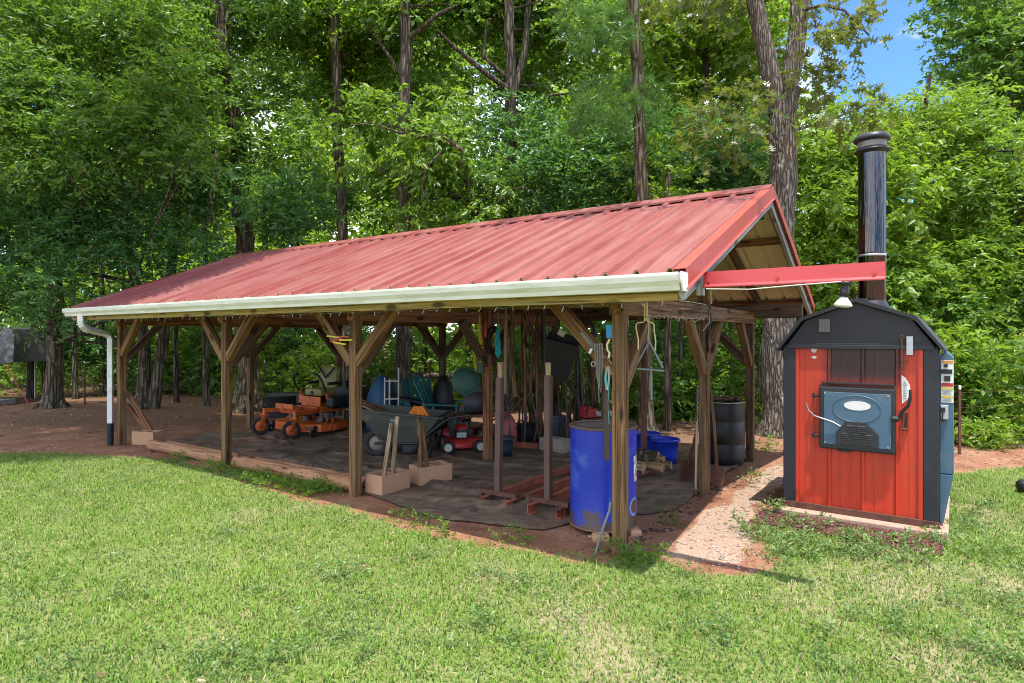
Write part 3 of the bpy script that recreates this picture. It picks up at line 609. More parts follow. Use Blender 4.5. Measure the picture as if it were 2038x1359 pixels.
for sx in (-1, 1):
    for sz in (-1, 1): part('corner_bolt', STEEL, door, lambda b: b.cyl((dcx + sx * (pw / 2 - .015), -.076, dcz + sz * (ph / 2 - .015)), (dcx + sx * (pw / 2 - .015), -.082, dcz + sz * (ph / 2 - .015)), .007, n=10))
for pz in (dz1 - .09, dz0 + .11):
    part('hinge', BLACKM, door, lambda b: (b.cyl((dx0 - .055, -.045, pz), (dx0 + .01, -.045, pz), .010), b.cyl((dx0 - .05, -.045, pz - .02), (dx0 - .05, -.045, pz + .02), .012), b.cyl((dx0 - .05, -.045, pz), (dx0 - .05, .0, pz), .009)))
part('hinge_rod', RUST, door, lambda b: b.cyl((dx0 - .05, -.045, dz1 - .09), (dx0 - .05, -.045, dz0 + .1), .0045))
def spring(b):
    P = [(vx - .13, -.095, vz + .165), (vx - .19, -.10, vz + .20), (vx - .27, -.11, vz + .225), (vx - .34, -.13, vz + .25), (vx - .385, -.15, vz + .30), (vx - .40, -.17, vz + .36)]
    b.tube(P, [.008, .008, .008, .008, .008, .009], 8)
part('coil_handle', STEEL, door, spring)
lx, lz = dx1 + .012, dcz + .03
def lever(b):
    b.cyl((lx - .03, -.075, lz), (lx + .015, -.075, lz), .024); b.cyl((lx - .03, -.02, lz), (lx - .03, -.09, lz), .02)
    b.tube([(lx + .015, -.08, lz), (lx + .035, -.09, lz + .06), (lx + .085, -.11, lz + .125), (lx + .10, -.12, lz + .18), (lx + .10, -.122, lz + .26)], [.016, .014, .014, .013, .012], 8)
part('latch_lever', BLACKM, door, lever)
part('latch_box', RUST, boil, lambda b: (b.box((lx + .045, -.012, lz - .02), (.008, .03, .16)), b.box((lx + .075, -.012, lz - .02), (.008, .03, .16)), b.box((lx + .06, -.005, lz - .02), (.03, .01, .15)), b.box((lx + .05, -.035, lz - .085), (.05, .05, .012))), .002)
part('lower_latch', BLACKM, boil, lambda b: b.box((dcx - .10, -.02, dz0 - .012), (.10, .03, .018)), .003)
# chimney
CHX, CHY = .02 + .045, .62
cz = Vector((CHX, CHY, 0)); chm = part('chimney', CHIM, boil, lambda b: (b.lathe([(.119, 1.75), (.119, 2.48), (.121, 2.485), (.119, 2.49), (.119, 3.51)], cz, n=40)))
part('band', STEEL, chm, lambda b: b.lathe([(.1205, 2.452), (.123, 2.456), (.123, 2.470), (.1205, 2.474)], cz, n=40))
part('flashing', DKTIN, boil, lambda b: b.lathe([(.120, 2.02), (.14, 1.98), (.16, 1.90), (.16, 1.80)], cz, n=32))
part('rain_cap', BLACKM, chm, lambda b: b.lathe([(.11, 3.45), (.152, 3.478), (.160, 3.485), (.134, 3.503), (.124, 3.508), (.124, 3.575), (.148, 3.58), (.158, 3.592), (.158, 3.612), (.135, 3.64), (.06, 3.655), (0, 3.657)], cz, n=40))
part('spark_screen', paint('rusted_mesh', (.20, .18, .16), .6, .5, .4, 20, .1, (.5, .48, .42), .6, 16), chm, lambda b: (b.lathe([(.127, 3.515), (.128, 3.57)], cz, n=40), [b.cyl((CHX + .153 * math.cos(k * .2618), CHY + .153 * math.sin(k * .2618), 3.605), (CHX + .11 * math.cos(k * .2618), CHY + .11 * math.sin(k * .2618), 3.648), .005, n=5) for k in range(24)]))
part('pipe_elbow', BLACKM, boil, lambda b: (b.cyl((CHX - .10, .30, 1.93), (CHX - .10, .30, 2.06), .012), b.box((CHX - .055, .30, 2.0), (.09, .05, .06))))
# control cabinet on the right side
def cab(b):
    M = Matrix.Translation((0.615, .10, 0)); b.prism([(0, .50), (0, 1.50), (.03, 1.535), (.05, 1.545), (.095, 1.50), (.10, 1.48), (.10, .50)], .42, M); b.prism([(0, .08), (0, .495), (.097, .495), (.03, .08)], .42, M)
part('control_cabinet', SLATE, boil, cab, .006)
cx_, cy_ = .615 + .055, .0975
lab = part('control_label', paint('white_label', (.70, .69, .64), .5, 0, .05, 10, 0), boil, lambda b: b.box((cx_, cy_, 1.29), (.086, .003, .36)))
YB = paint('warning_yellow', (.60, .42, .03), .5, 0, .05, 8, 0); RB = paint('warning_red', (.45, .03, .03), .5, 0, .05, 8, 0)
part('label_header', paint('label_orange', (.6, .22, .03), .5, 0, .05, 8, 0), lab, lambda b: b.box((cx_, cy_ - .003, 1.455), (.078, .002, .022)))
part('label_band', RB, lab, lambda b: b.box((cx_, cy_ - .003, 1.262), (.084, .002, .030)))
for z in (1.232, 1.158): part('label_band', YB, lab, lambda b: b.box((cx_, cy_ - .003, z), (.084, .002, .016)))
part('label_text', paint('label_ink', (.2, .2, .2), .6), lab, lambda b: [b.box((cx_ - .005 * (k % 2), cy_ - .003, 1.215 - k * .0095), (.07 - .01 * (k % 3), .0015, .0035)) for k in range(11) if k not in (5, 6)])
part('gauge_display', BLACKP, lab, lambda b: (b.box((cx_ - .005, cy_ - .006, 1.375), (.078, .012, .038)), b.box((cx_, cy_ - .006, 1.315), (.04, .012, .045)), b.cyl((cx_ - .01, cy_ - .001, 1.425), (cx_ - .01, cy_ - .02, 1.425), .016, n=14)))
part('outlet_box', GALV, boil, lambda b: b.box((cx_ - .02, cy_ - .02, 1.03), (.055, .045, .12)), .004)
part('outlet_plug', BLACKP, boil, lambda b: (b.box((cx_ - .03, cy_ - .05, 1.05), (.03, .02, .04)), b.tube([(cx_ - .03, cy_ - .055, 1.03), (cx_ - .035, cy_ - .06, .98), (cx_ - .03, cy_ - .05, .95)], .005, 6)))
part('cabinet_clips', STEEL, boil, lambda b: [b.box((cx_ + .05, cy_ - .004, z), (.012, .006, .03)) for z in (.58, .70)])
# weedy dark red rubber mats in front of the boiler
def mat_fn(nx, ny, cell):
    def fn(b):
        for i in range(nx):
            for j in range(ny):
                if random.random() < .13: continue
                x, y = (i - nx / 2) * cell + (cell / 2 if j % 2 else 0), (j - ny / 2) * cell * .87; b.torus((x, y, .016 + random.uniform(-.003, .004)), cell * .42, cell * .12, None, 6, 4)
    return fn
MATM = paint('dark_red_rubber', (.105, .035, .03), .85, 0, .3, 20, .1, (.22, .13, .1), .6, 8)
p = BM @ Vector((-.16, -.34, 0)); solo('drainage_mat', 'dark red honeycomb rubber mat half grown over before the boiler door', 'mat', MATM, mat_fn(19, 9, .062), loc=p, rz=BA)
p = BM @ Vector((.50, -.42, 0)); solo('drainage_mat', 'small dark red honeycomb mat at the right corner of the boiler slab', 'mat', MATM, mat_fn(5, 8, .062), loc=p, rz=BA)
# ------------------------------------------------------------------ drums
def drum_fn(r, h, seam=True):
    def fn(b):
        pr = [(0, .012), (r * .97, .012), (r * 1.015, 0), (r * 1.025, .012), (r, .028), (r, h * .5), (r, h - .012)]
        b.lathe(pr, n=48)
        if seam: b.box((-r * .22, -r * .978, h / 2), (.006, .006, h - .04))
    return fn
dr = thing('blue_drum', 'big blue steel drum with rusty rim standing behind the corner post', 'drum', (.80, 5.36, .035), R(8))
part('shell', DRUMB, dr, drum_fn(.288, .86)); part('rim', paint('rust_rim', (.16, .10, .06), .7, .3, .3, 12, .2), dr, lambda b: b.torus((0, 0, .858), .289, .010, None, 48, 8))
part('lid', paint('rusty_lid', (.14, .115, .085), .75, .2, .4, 5, .2, (.06, .05, .045), .7, 4), dr, lambda b: b.lathe([(.283, .848), (.262, .845), (.255, .832), (.12, .835), (0, .836)], n=48))
part('foot_rim', paint('rust_rim_low', (.22, .12, .06), .7, .3, .3, 12, .2), dr, lambda b: b.torus((0, 0, .010), .290, .009, None, 48, 8))
def curved_patch(b, a0, a1, z0, z1, r, blob=False):
    n = 10; vs = []
    for k in range(n + 1):
        a = a0 + (a1 - a0) * k / n; f = math.sqrt(max(0, 1 - (2 * k / n - 1) ** 2)) if blob else 1; c = (z0 + z1) / 2; h = (z1 - z0) / 2 * f
        vs += [(r * math.cos(a), r * math.sin(a), c - h), (r * math.cos(a), r * math.sin(a), c + h)]
    b.add(vs, [(2 * k, 2 * k + 2, 2 * k + 3, 2 * k + 1) for k in range(n)])
part('paper_label', paint('torn_label', (.68, .64, .60), .6, 0, .1, 10, .03, (.16, .12, .18), .8, 22, .48, .55), dr, lambda b: curved_patch(b, R(-44), R(-26), .40, .62, .2905))
part('worn_ring', paint('scuffed_blue', (.18, .26, .60), .5, 0, .3, 20, .0), dr, lambda b: curved_patch(b, R(-58), R(-25), .11, .27, .2900, True))
part('rust_spot', paint('rust_patch', (.16, .06, .03), .85, 0, .3, 20, .1), dr, lambda b: curved_patch(b, R(-53), R(-29), .135, .25, .2910, True))
for (x, y, s, lb) in ((.73, 5.03, (.14, .10, .07), 'reddish stone block wedged under the front of the blue drum'), (1.04, 5.17, (.10, .12, .06), 'clay brick under the right side of the blue drum'), (.62, 5.55, (.16, .1, .06), 'flat stone under the back left of the blue drum'), (1.0, 5.55, (.16, .1, .06), 'flat stone under the back right of the blue drum')):
    solo('prop_stone', lb, 'stone', CINDER, lambda b: b.box((0, 0, 0), s, Matrix.Rotation(R(random.uniform(-30, 30)), 4, 'Z')), .02, loc=(x, y, .015))
bd = G(1457, 931); bd.y += .27
bk = thing('black_barrel', 'black plastic barrel with scraps on top between the two right-hand posts', 'barrel', bd, R(20))
part('shell', BLACKP, bk, lambda b: b.lathe([(0, .01), (.215, .01), (.235, .03), (.245, .1), (.25, .27), (.247, .275), (.247, .285), (.252, .29), (.254, .42), (.252, .56), (.248, .565), (.248, .575), (.25, .58), (.246, .74), (.235, .80), (.24, .815), (.24, .83), (.21, .83), (.0, .80)], n=40))
part('rim_band', paint('tan_band', (.32, .27, .18), .6), bk, lambda b: b.torus((0, 0, .815), .243, .007, None, 40, 6))
sc_ = solo('bark_scraps', 'heap of dark bark scraps on top of the black barrel', 'scraps', WDARK, lambda b: [b.box((random.uniform(-.17, .17), random.uniform(-.17, .17), .02 + random.uniform(0, .03)), (random.uniform(.05, .16), random.uniform(.03, .07), .02), Matrix.Rotation(random.uniform(0, 6), 4, 'Z') @ Matrix.Rotation(random.uniform(-.3, .3), 4, 'X')) for _ in range(34)], .004, loc=bd + Vector((0, 0, .825)))
# ------------------------------------------------------------------ trees
def norm(a): return a / (np.linalg.norm(a, axis=-1, keepdims=True) + 1e-9)
LOBED = np.array([(0, 0), (.16, .05), (.22, .27), (.31, .08), (.42, .10), (.50, .43), (.60, .11), (.70, .10), (.80, .30), (.84, .07), (1, 0)])
def leaf_mesh(name, lobes, mat, L=.10, wr=.42, dens=300, seed=1, m=10, tl=.34, thin=.62, droop=.2, squash=.8, flat=.5, lobed=False, needle=False):
    rs = np.random.RandomState(seed); lb = np.array(lobes, float); cnt = np.maximum(6, (dens * thin * lb[:, 3] ** 2 * (.75 + .5 * rs.rand(len(lb)))).astype(int)); li = np.repeat(np.arange(len(lb)), cnt); S = len(li)
    d = norm(rs.randn(S, 3)); rr = lb[li, 3] * rs.rand(S) ** .42
    # uneven outline: each lobe has directions in which it thins out
    ax = norm(rs.randn(len(lb), 3))[li]; rr = rr * (.72 + .42 * np.abs((d * ax).sum(1))); p = lb[li, :3] + d * rr[:, None] * np.array([1, 1, squash])
    tw = norm(d * .7 + rs.randn(S, 3) * np.array([.55, .55, .3]) + np.array([0, 0, .05])); tlen = tl * (.6 + .8 * rs.rand(S)); N = S * m
    t = (np.arange(m)[None, :] + rs.rand(S, m)) / m; TW = np.repeat(tw, m, 0); b = np.repeat(p, m, 0) + TW * (t.ravel() * np.repeat(tlen, m))[:, None] - np.array([0, 0, 1.]) * ((t.ravel() ** 2) * np.repeat(tlen, m) * .35)[:, None]
    side = norm(np.cross(TW, np.array([0, 0, 1.]) + .3 * rs.randn(N, 3))) * np.where(np.tile(np.arange(m) % 2, S), 1, -1)[:, None]
    if needle: ld = norm(TW * .55 + rs.randn(N, 3) * .6 + np.array([0, 0, .1]))
    else: ld = norm(TW * .55 + side * .75 + rs.randn(N, 3) * .3 - np.array([0, 0, droop]))
    ln = norm(np.array([0, 0, flat]) + rs.randn(N, 3) * .55 + np.repeat(d, m, 0) * .35); ls = norm(np.cross(ld, ln)); ln = np.cross(ls, ld); l = L * (.5 + 1.0 * rs.rand(N)); w = l * wr * (.8 + .4 * rs.rand(N))
    if lobed:
        out = np.concatenate([LOBED, LOBED[1:-1][::-1] * np.array([1, -1])]); k = len(out)
        co = b[:, None, :] + ld[:, None, :] * (out[None, :, 0, None] * l[:, None, None]) + ls[:, None, :] * (out[None, :, 1, None] * l[:, None, None]) + ln[:, None, :] * (np.abs(out[None, :, 1, None]) * l[:, None, None] * .25)
        F = (np.arange(N) * k)[:, None] + np.arange(k)[None, :]; return numpy_mesh(name, co.reshape(-1, 3), F, [mat])
    if needle:
        co = np.stack([b - ls * .0045, b + ls * .0045, b + ld * l[:, None]], 1).reshape(-1, 3); return numpy_mesh(name, co, np.arange(N * 3).reshape(-1, 3), [mat])
    f = ln * (w * .32)[:, None]; c = b + ld * (l * .45)[:, None]
    co = np.stack([b, c + ls * (w * .5)[:, None] + f, b + ld * l[:, None], c - ls * (w * .5)[:, None] + f], 1).reshape(-1, 3); k = (np.arange(N) * 4)[:, None]
    return numpy_mesh(name, co, np.concatenate([k + np.array([[0, 1, 2]]), k + np.array([[0, 2, 3]])]), [mat])
CORR = [([(660, -150), (668, 150), (680, 420), (682, 640)], 30, 520, 14.5, .72), ([(810, -150), (803, 300), (800, 640)], -80, 480, 13.4, .55), ([(415, -150), (430, 0), (462, 200), (484, 430)], -80, 110, 14, .7), ([(462, 200), (484, 430), (490, 600)], 180, 480, 13.8, .7), ([(1000, -150), (1014, 60), (1018, 220), (1015, 480)], -80, 260, 13.6, .65), ([(1258, -150), (1270, 200), (1278, 400)], -80, 480, 10.4, .65), ([(1500, 0), (1548, 240), (1552, 640)], -80, 900, 10.3, .9), ([(1590, 0), (1560, 200)], -80, 240, 10.4, .8)]
def fill(x0, x1, y0, y1, Y0, Y1, n, r0, r1, seed=0, keep=None):
    """n lobes of foliage spread evenly through a stretch of the wood, seen between these photograph columns and rows, at depths Y0..Y1"""
    rs = random.Random(seed * 7 + int(x0) + int(y0)); nx = max(1, round(math.sqrt(n * (x1 - x0) / max(60, y1 - y0)))); ny = max(1, math.ceil(n / nx)); out = []
    for i in range(nx):
        for j in range(ny):
            px = x0 + (x1 - x0) * (i + rs.uniform(.05, .95)) / nx; py = y0 + (y1 - y0) * (j + rs.uniform(.05, .95)) / ny
            if keep and not keep(px, py): continue
            t = (y1 - py) / (y1 - y0); Yd = Y0 + (Y1 - Y0) * min(1.1, max(-.1, .05 + .65 * t + rs.uniform(0, .3))); r = rs.uniform(r0, r1)   # crown shape sloped back with height to catch the sun
            for (cp, ca, cb, cY, pr) in CORR:          # let the trunks in front show
                if ca < py < cb and Yd < cY + r:
                    tx = np.interp(py, [q[1] for q in cp], [q[0] for q in cp])
                    if abs(px - tx) < r / Yd * FPX * .85 + 10 and rs.random() < pr: Yd = cY + r * .9 + rs.uniform(.1, .9)
            p = W(px, py, Yd)
            if p.z < r * .6: p.z = r * .6
            out.append((p.x, p.y, p.z, r))
    return out
def tree(name, label, cat, path, r0, r1, fills, mat, bark, seed, group=None, L=.10, wr=.42, dens=300, limbs=.6, flare=1.6, forks=(), extra=(), n=12, **kw):
    """path: trunk as photograph points (px, py, Y); the first is put on the ground"""
    rs = random.Random(seed); P = [W(*q) for q in path]; P[0].z = 0.0; base = P[0].copy(); root = thing(name, label, cat, base, 0, group)
    # smooth and kink the trunk
    Q = []
    for i in range(len(P) - 1):
        k = max(2, int((P[i + 1] - P[i]).length / .45))
        for j in range(k):
            t = j / k; p = P[i].lerp(P[i + 1], t); Q.append(p + (Vector((rs.uniform(-1, 1), rs.uniform(-1, 1), 0)) * r0 * .22 if Q else Vector()))
    Q.append(P[-1]); tot = len(Q) - 1; rad = [r0 + (r1 - r0) * i / tot for i in range(tot + 1)]; rad[0] *= flare
    if tot > 2: rad[1] = rad[1] * (1 + (flare - 1) * .25)
    Q = [Q[0] - Vector((0, 0, .15)), Q[0] + Vector((0, 0, .02))] + [Q[0].lerp(Q[1], .35)] + Q[1:]; rad = [rad[0] * 1.15, rad[0]] + [(rad[0] * .38 + rad[1] * .62)] + rad[1:]
    lobes = [l for f in fills for l in f]; mb = MB(); mb.tube([q - base for q in Q], rad, n)
    if flare > 1.4 and r0 > .11:
        for k in range(5):
            a = k * 1.26 + rs.uniform(-.3, .3); d = Vector((math.cos(a), math.sin(a), 0)); mb.tube([d * r0 * .7 + Vector((0, 0, r0 * 1.6)), d * r0 * 1.35 + Vector((0, 0, r0 * .45)), d * r0 * 2.3 + Vector((0, 0, -.05))], [r0 * .38, r0 * .36, r0 * .2], 8)
    for fk in forks:
        pts = [W(*q) - base for q in fk[0]]; R_ = [fk[1] + (fk[2] - fk[1]) * i / (len(pts) - 1) for i in range(len(pts))]; mb.tube(pts, R_, 8)
    for l in lobes:
        if l in OVER or rs.random() > limbs * (1 if (Vector(l[:3]) - Q[-1]).length < 4.5 and l[2] < Q[-1].z + .6 or l[2] < Q[-1].z - 1 else .12): continue
        c = Vector(l[:3]); best = min(Q[2:], key=lambda q: (q - c).length + abs(q.z - (c.z - .6 * abs(c.x - q.x))) * 1.2); a = best; s = (c - a); mid = a.lerp(c, .5) + Vector((rs.uniform(-.2, .2), rs.uniform(-.2, .2), -.12 * s.length + rs.uniform(-.1, .2))); rr = min(.05, max(.012, .012 + s.length * .008))
        pts = [a, a.lerp(mid, .5) + Vector((rs.uniform(-.1, .1), rs.uniform(-.1, .1), rs.uniform(-.05, .1))), mid, mid.lerp(c, .55) + Vector((rs.uniform(-.12, .12), 0, rs.uniform(0, .15))), c]
        mb.tube([p - base for p in pts], [rr, rr * .85, rr * .65, rr * .45, rr * .2], 5)
        for _ in range(3):
            e = c + Vector((rs.uniform(-1, 1), rs.uniform(-1, 1), rs.uniform(-.6, .8))) * l[3] * .8; mb.tube([pts[3] - base, pts[3].lerp(e, .5) - base + Vector((0, 0, rs.uniform(-.1, .1))), e - base], [rr * .4, rr * .28, .004], 4)
    mb.build('trunk', bark, root)
    if lobes:
        me = leaf_mesh('crown', [(l[0] - base.x, l[1] - base.y, l[2] - base.z, l[3]) for l in lobes], mat, L, wr, dens, seed, **kw); o = bpy.data.objects.new('crown', me); sc.collection.objects.link(o); o.parent = root
    for (nm, lbs, mt, kk) in extra:
        me = leaf_mesh(nm, [(l[0] - base.x, l[1] - base.y, l[2] - base.z, l[3]) for f in lbs for l in f], mt, **kk); o = bpy.data.objects.new(nm, me); sc.collection.objects.link(o); o.parent = root
    return root
rs_ = random.Random(31); OVER = []
for k in range(56):            # boughs high over the left of the yard, which shade it and the end of the roof
    if k < 16: y = rs_.uniform(6.8, 8.3); x = rs_.uniform(-14.5, -7.2)
    else: y = rs_.uniform(7.0, 10.4); x = -5.5 + (y - 7.2) * .70 - rs_.uniform(0, 1.7) ** 1.3
    OVER.append((x, y, rs_.uniform(7.7, 8.6) + (y - 7) * .22, rs_.uniform(.75, 1.05)))
ROOFOV = [(2.6, 4.9, 7.6, .34), (2.0, 5.5, 7.9, .36), (1.3, 5.9, 8.1, .34), (.6, 6.4, 8.3, .32), (2.3, 5.6, 8.0, .3)]
# --- the left side: oaks that shade the yard
tree('oak_tree', 'leafy oak at far left whose sunny narrow-leaved boughs hang toward the shed roof', 'tree', [(105, 808, 14.3), (112, 560, 14.2), (150, 250, 13.6), (120, -150, 13.0)], .17, .09,
     [fill(-140, 200, 60, 320, 10.2, 12.2, 15, .6, .95, 1), fill(180, 400, 110, 330, 10.2, 12, 10, .45, .75, 2), fill(-120, 330, -70, 60, 11, 13.5, 9, .7, 1.0, 3), OVER, OVER], LF_OAK, BARK_G, 11, L=.115, wr=.34, dens=330, forks=[([(160, 230, 13.5), (240, 165, 12), (330, 190, 11)], .06, .02)])
tree('oak_tree', 'grey double-stemmed oak behind the downspout, with dense deep green lower boughs', 'tree', [(285, 812, 14.1), (290, 690, 14.1), (262, 520, 14), (230, 300, 13.6)], .14, .08,
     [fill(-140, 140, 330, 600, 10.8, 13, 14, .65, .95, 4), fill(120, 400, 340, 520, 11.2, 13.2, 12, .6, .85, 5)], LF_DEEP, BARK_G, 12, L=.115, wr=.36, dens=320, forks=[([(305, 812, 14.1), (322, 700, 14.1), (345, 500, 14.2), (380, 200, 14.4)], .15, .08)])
tree('oak_tree', 'big grey oak seen left of the mower through the shed, leaning trunk above the roof', 'tree', [(493, 820, 13.6), (494, 640, 13.7), (484, 430, 13.8), (462, 200, 14), (430, 0, 14), (415, -150, 14)], .23, .13,
     [fill(280, 620, -70, 110, 12.5, 15, 13, .8, 1.1, 6), fill(300, 500, 110, 330, 12.6, 14.4, 8, .55, .85, 7), fill(500, 640, 160, 330, 12.6, 14.4, 4, .5, .8, 8)], LF_OAK, BARK_G, 13, L=.12, wr=.36, dens=300,
     extra=[('crown', [fill(500, 700, 345, 440, 11.9, 12.8, 6, .4, .6, 9), fill(380, 470, 320, 400, 12.4, 13, 3, .4, .6, 10)], LF_DEEP, dict(L=.14, wr=.34, dens=300, seed=5))], forks=[([(440, 70, 14), (470, -10, 14)], .08, .05), ([(478, 330, 14), (420, 280, 13.6), (380, 200, 13.2)], .09, .04)])
tree('hardwood_tree', 'slim straight grey trunk rising behind the left half of the red roof', 'tree', [(684, 825, 14.5), (682, 640, 14.5), (680, 420, 14.5), (668, 150, 14.5), (660, -150, 14.5)], .14, .10,
     [fill(560, 800, -70, 70, 14, 16.5, 10, .8, 1.1, 11), fill(610, 800, 70, 260, 14.6, 16.5, 8, .6, .9, 12)], LF_LIME, BARK_B, 14, L=.13, wr=.5, dens=210)
tree('hardwood_tree', 'brown trunk seen straight behind the wheelbarrow, climbing past the roof to a leafy top', 'tree', [(802, 830, 13.3), (800, 640, 13.3), (803, 300, 13.4), (810, -150, 13.4)], .165, .12,
     [fill(720, 960, -70, 40, 13, 16, 9, .7, 1.0, 13), fill(700, 900, 60, 240, 13.6, 16, 7, .6, .85, 14)], LF_MID, BARK_B, 15, L=.14, wr=.5, dens=200, forks=[([(808, 80, 13.4), (870, 30, 13.2), (910, 10, 13)], .06, .03), ([(800, 150, 13.4), (760, 90, 13.6), (715, 30, 13.8)], .05, .02), ([(802, 640, 13.3), (830, 700, 13.2)], .03, .02)])
tree('hardwood_tree', 'dark forked tree above the middle of the roof with long crooked limbs', 'tree', [(1010, 850, 13.8), (1015, 480, 13.6), (1018, 220, 13.6), (1014, 60, 13.6), (1000, -150, 13.6)], .15, .10,
     [fill(930, 1230, -70, 40, 13, 15.5, 11, .7, 1.05, 15), fill(950, 1200, 40, 230, 13.8, 16, 9, .55, .85, 16)], LF_MID, BARK_D, 16, L=.14, wr=.5, dens=200,
     forks=[([(1015, 180, 13.6), (960, 140, 13.4), (900, 90, 13.2), (870, 60, 13)], .07, .03), ([(1018, 200, 13.6), (1045, 100, 13.8), (1060, -100, 14)], .09, .06), ([(1015, 160, 13.6), (960, 110, 13.5), (970, 40, 13.4)], .05, .03), ([(1020, 240, 13.6), (1090, 190, 13.3), (1140, 185, 13)], .04, .02)])
tree('sapling_tree', 'small crooked tree with drooping pale leaves just behind the roof ridge', 'tree', [(965, 850, 12.6), (958, 560, 12.6), (945, 400, 12.6), (905, 300, 12.5), (850, 270, 12.3)], .085, .05,
     [fill(700, 900, 190, 330, 11.8, 13.0, 9, .42, .68, 17), fill(760, 1010, 320, 470, 11.8, 13.2, 11, .42, .68, 18)], LF_MID, BARK_D, 17, L=.16, wr=.36, dens=170, droop=.7, flare=1.2,
     forks=[([(905, 300, 12.5), (840, 265, 12.2), (760, 245, 12)], .035, .015), ([(880, 305, 12.4), (850, 340, 12.2), (842, 400, 12.1)], .02, .008)])
# --- the middle and right
tree('pine_tree', 'slender grey pine trunk behind the dinner bell with long-needled boughs up high', 'pine tree', [(1288, 872, 10.3), (1284, 700, 10.3), (1278, 400, 10.4), (1270, 200, 10.4), (1258, -150, 10.4)], .12, .095, [], LF_PINE, BARK_G, 18,
     extra=[('crown', [fill(1140, 1290, 165, 255, 9.5, 10.4, 17, .14, .24, 19), fill(1130, 1260, 15, 95, 9.7, 10.6, 13, .13, .22, 20), fill(1230, 1330, 150, 215, 9.8, 10.5, 6, .13, .2, 40)], LF_PINE, dict(L=.19, dens=360, seed=4, m=40, tl=.14, needle=True))],
     forks=[([(1270, 170, 10.4), (1215, 190, 10.2), (1150, 180, 10)], .03, .012), ([(1265, 60, 10.4), (1200, 70, 10.2), (1140, 60, 10)], .03, .012)])
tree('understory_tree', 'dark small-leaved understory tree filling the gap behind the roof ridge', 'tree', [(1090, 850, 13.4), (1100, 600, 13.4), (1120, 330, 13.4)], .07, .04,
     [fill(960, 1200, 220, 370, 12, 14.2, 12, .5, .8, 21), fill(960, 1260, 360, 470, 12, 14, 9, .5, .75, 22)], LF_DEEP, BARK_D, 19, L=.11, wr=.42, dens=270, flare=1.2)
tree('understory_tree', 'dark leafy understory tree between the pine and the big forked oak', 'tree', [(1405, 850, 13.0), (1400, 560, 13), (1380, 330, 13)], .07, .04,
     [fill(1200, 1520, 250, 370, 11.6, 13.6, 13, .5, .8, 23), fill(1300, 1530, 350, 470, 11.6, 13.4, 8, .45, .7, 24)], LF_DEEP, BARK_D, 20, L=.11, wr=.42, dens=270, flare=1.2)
tree('hardwood_tree', 'bright green sunlit hardwood rising behind the pine, left of the forked oak', 'tree', [(1390, 840, 15.5), (1400, 400, 15.5), (1410, -150, 15.5)], .11, .07,
     [fill(1270, 1530, -70, 60, 14, 17, 11, .8, 1.1, 25), fill(1260, 1520, 60, 260, 14.5, 17, 11, .6, .95, 26)], LF_LIME, BARK_D, 21, L=.14, wr=.5, dens=200, forks=[([(1405, 200, 15.5), (1330, 130, 15.2), (1300, 60, 15)], .05, .02), ([(1405, 180, 15.5), (1440, 90, 15.2), (1500, 60, 15)], .05, .02)])
tree('forked_oak', 'massive grey-barked oak beside the boiler, trunk forking into two stems at the top', 'tree', [(1548, 868, 10.25), (1548, 640, 10.3), (1552, 420, 10.3), (1556, 205, 10.3), (1566, 175, 10.3)], .275, .20, [], LF_OLIVE, BARK_O, 22, n=20, flare=1.3,
     forks=[([(1548, 225, 10.3), (1534, 150, 10.3), (1516, 70, 10.3), (1490, -60, 10.3), (1470, -160, 10.3)], .17, .12), ([(1560, 215, 10.3), (1578, 130, 10.35), (1590, 40, 10.4), (1592, -60, 10.4), (1600, -160, 10.4)], .17, .13), ([(1595, 20, 10.3), (1640, 10, 10), (1680, 20, 9.7), (1730, 70, 9.5)], .035, .012), ([(1615, 25, 10.2), (1635, 70, 9.9)], .025, .012), ([(1560, 258, 10.2), (1470, 258, 9.9), (1380, 256, 9.7)], .022, .008), ([(1565, 262, 10.2), (1640, 245, 10), (1720, 210, 9.8)], .022, .008), ([(1535, 285, 10.05), (1528, 268, 9.98)], .07, .05)],
     extra=[('crown', [fill(1610, 1770, 0, 100, 9.4, 10.0, 7, .2, .34, 27), fill(1480, 1640, 100, 260, 9.3, 9.9, 8, .22, .38, 28), fill(1380, 1500, 170, 300, 9.3, 10.2, 7, .25, .4, 29), fill(1620, 1760, 150, 250, 9.6, 10.2, 6, .22, .36, 30), fill(1300, 1500, -70, 40, 9.6, 11, 8, .4, .6, 31), fill(1500, 1640, -70, -30, 9.6, 11, 4, .35, .5, 32), ROOFOV], LF_OLIVE, dict(L=.145, dens=130, seed=7, m=8, tl=.3, lobed=True, droop=.55, flat=.5))])
SKYK = lambda px, py: not (px < 1715 and py < 215 + (1715 - px) * .2) and not (px < 1880 and py < 165)
tree('maple_tree', 'bright yellow-green tree wall behind the black chimney', 'tree', [(1700, 850, 12.2), (1690, 560, 12.2), (1720, 300, 12.2)], .09, .05,
     [fill(1590, 1790, 250, 420, 11, 13, 11, .5, .75, 33, SKYK), fill(1590, 1800, 410, 600, 10.6, 12.6, 11, .5, .75, 34)], LF_LIME, BARK_D, 23, L=.135, wr=.46, dens=240, droop=.5)
tree('maple_tree', 'lime green feathery tree right of the chimney top, below the open sky', 'tree', [(1830, 850, 12.8), (1815, 560, 12.8), (1830, 300, 12.8), (1850, 150, 12.8)], .10, .04,
     [fill(1740, 1960, 200, 400, 11.6, 13.6, 15, .5, .8, 35, SKYK), fill(1790, 2000, 390, 600, 11, 13, 11, .5, .8, 36)], LF_LIME, BARK_D, 24, L=.12, wr=.40, dens=260, droop=.4, forks=[([(1822, 420, 12.8), (1880, 350, 12.4), (1930, 310, 12)], .03, .012)])
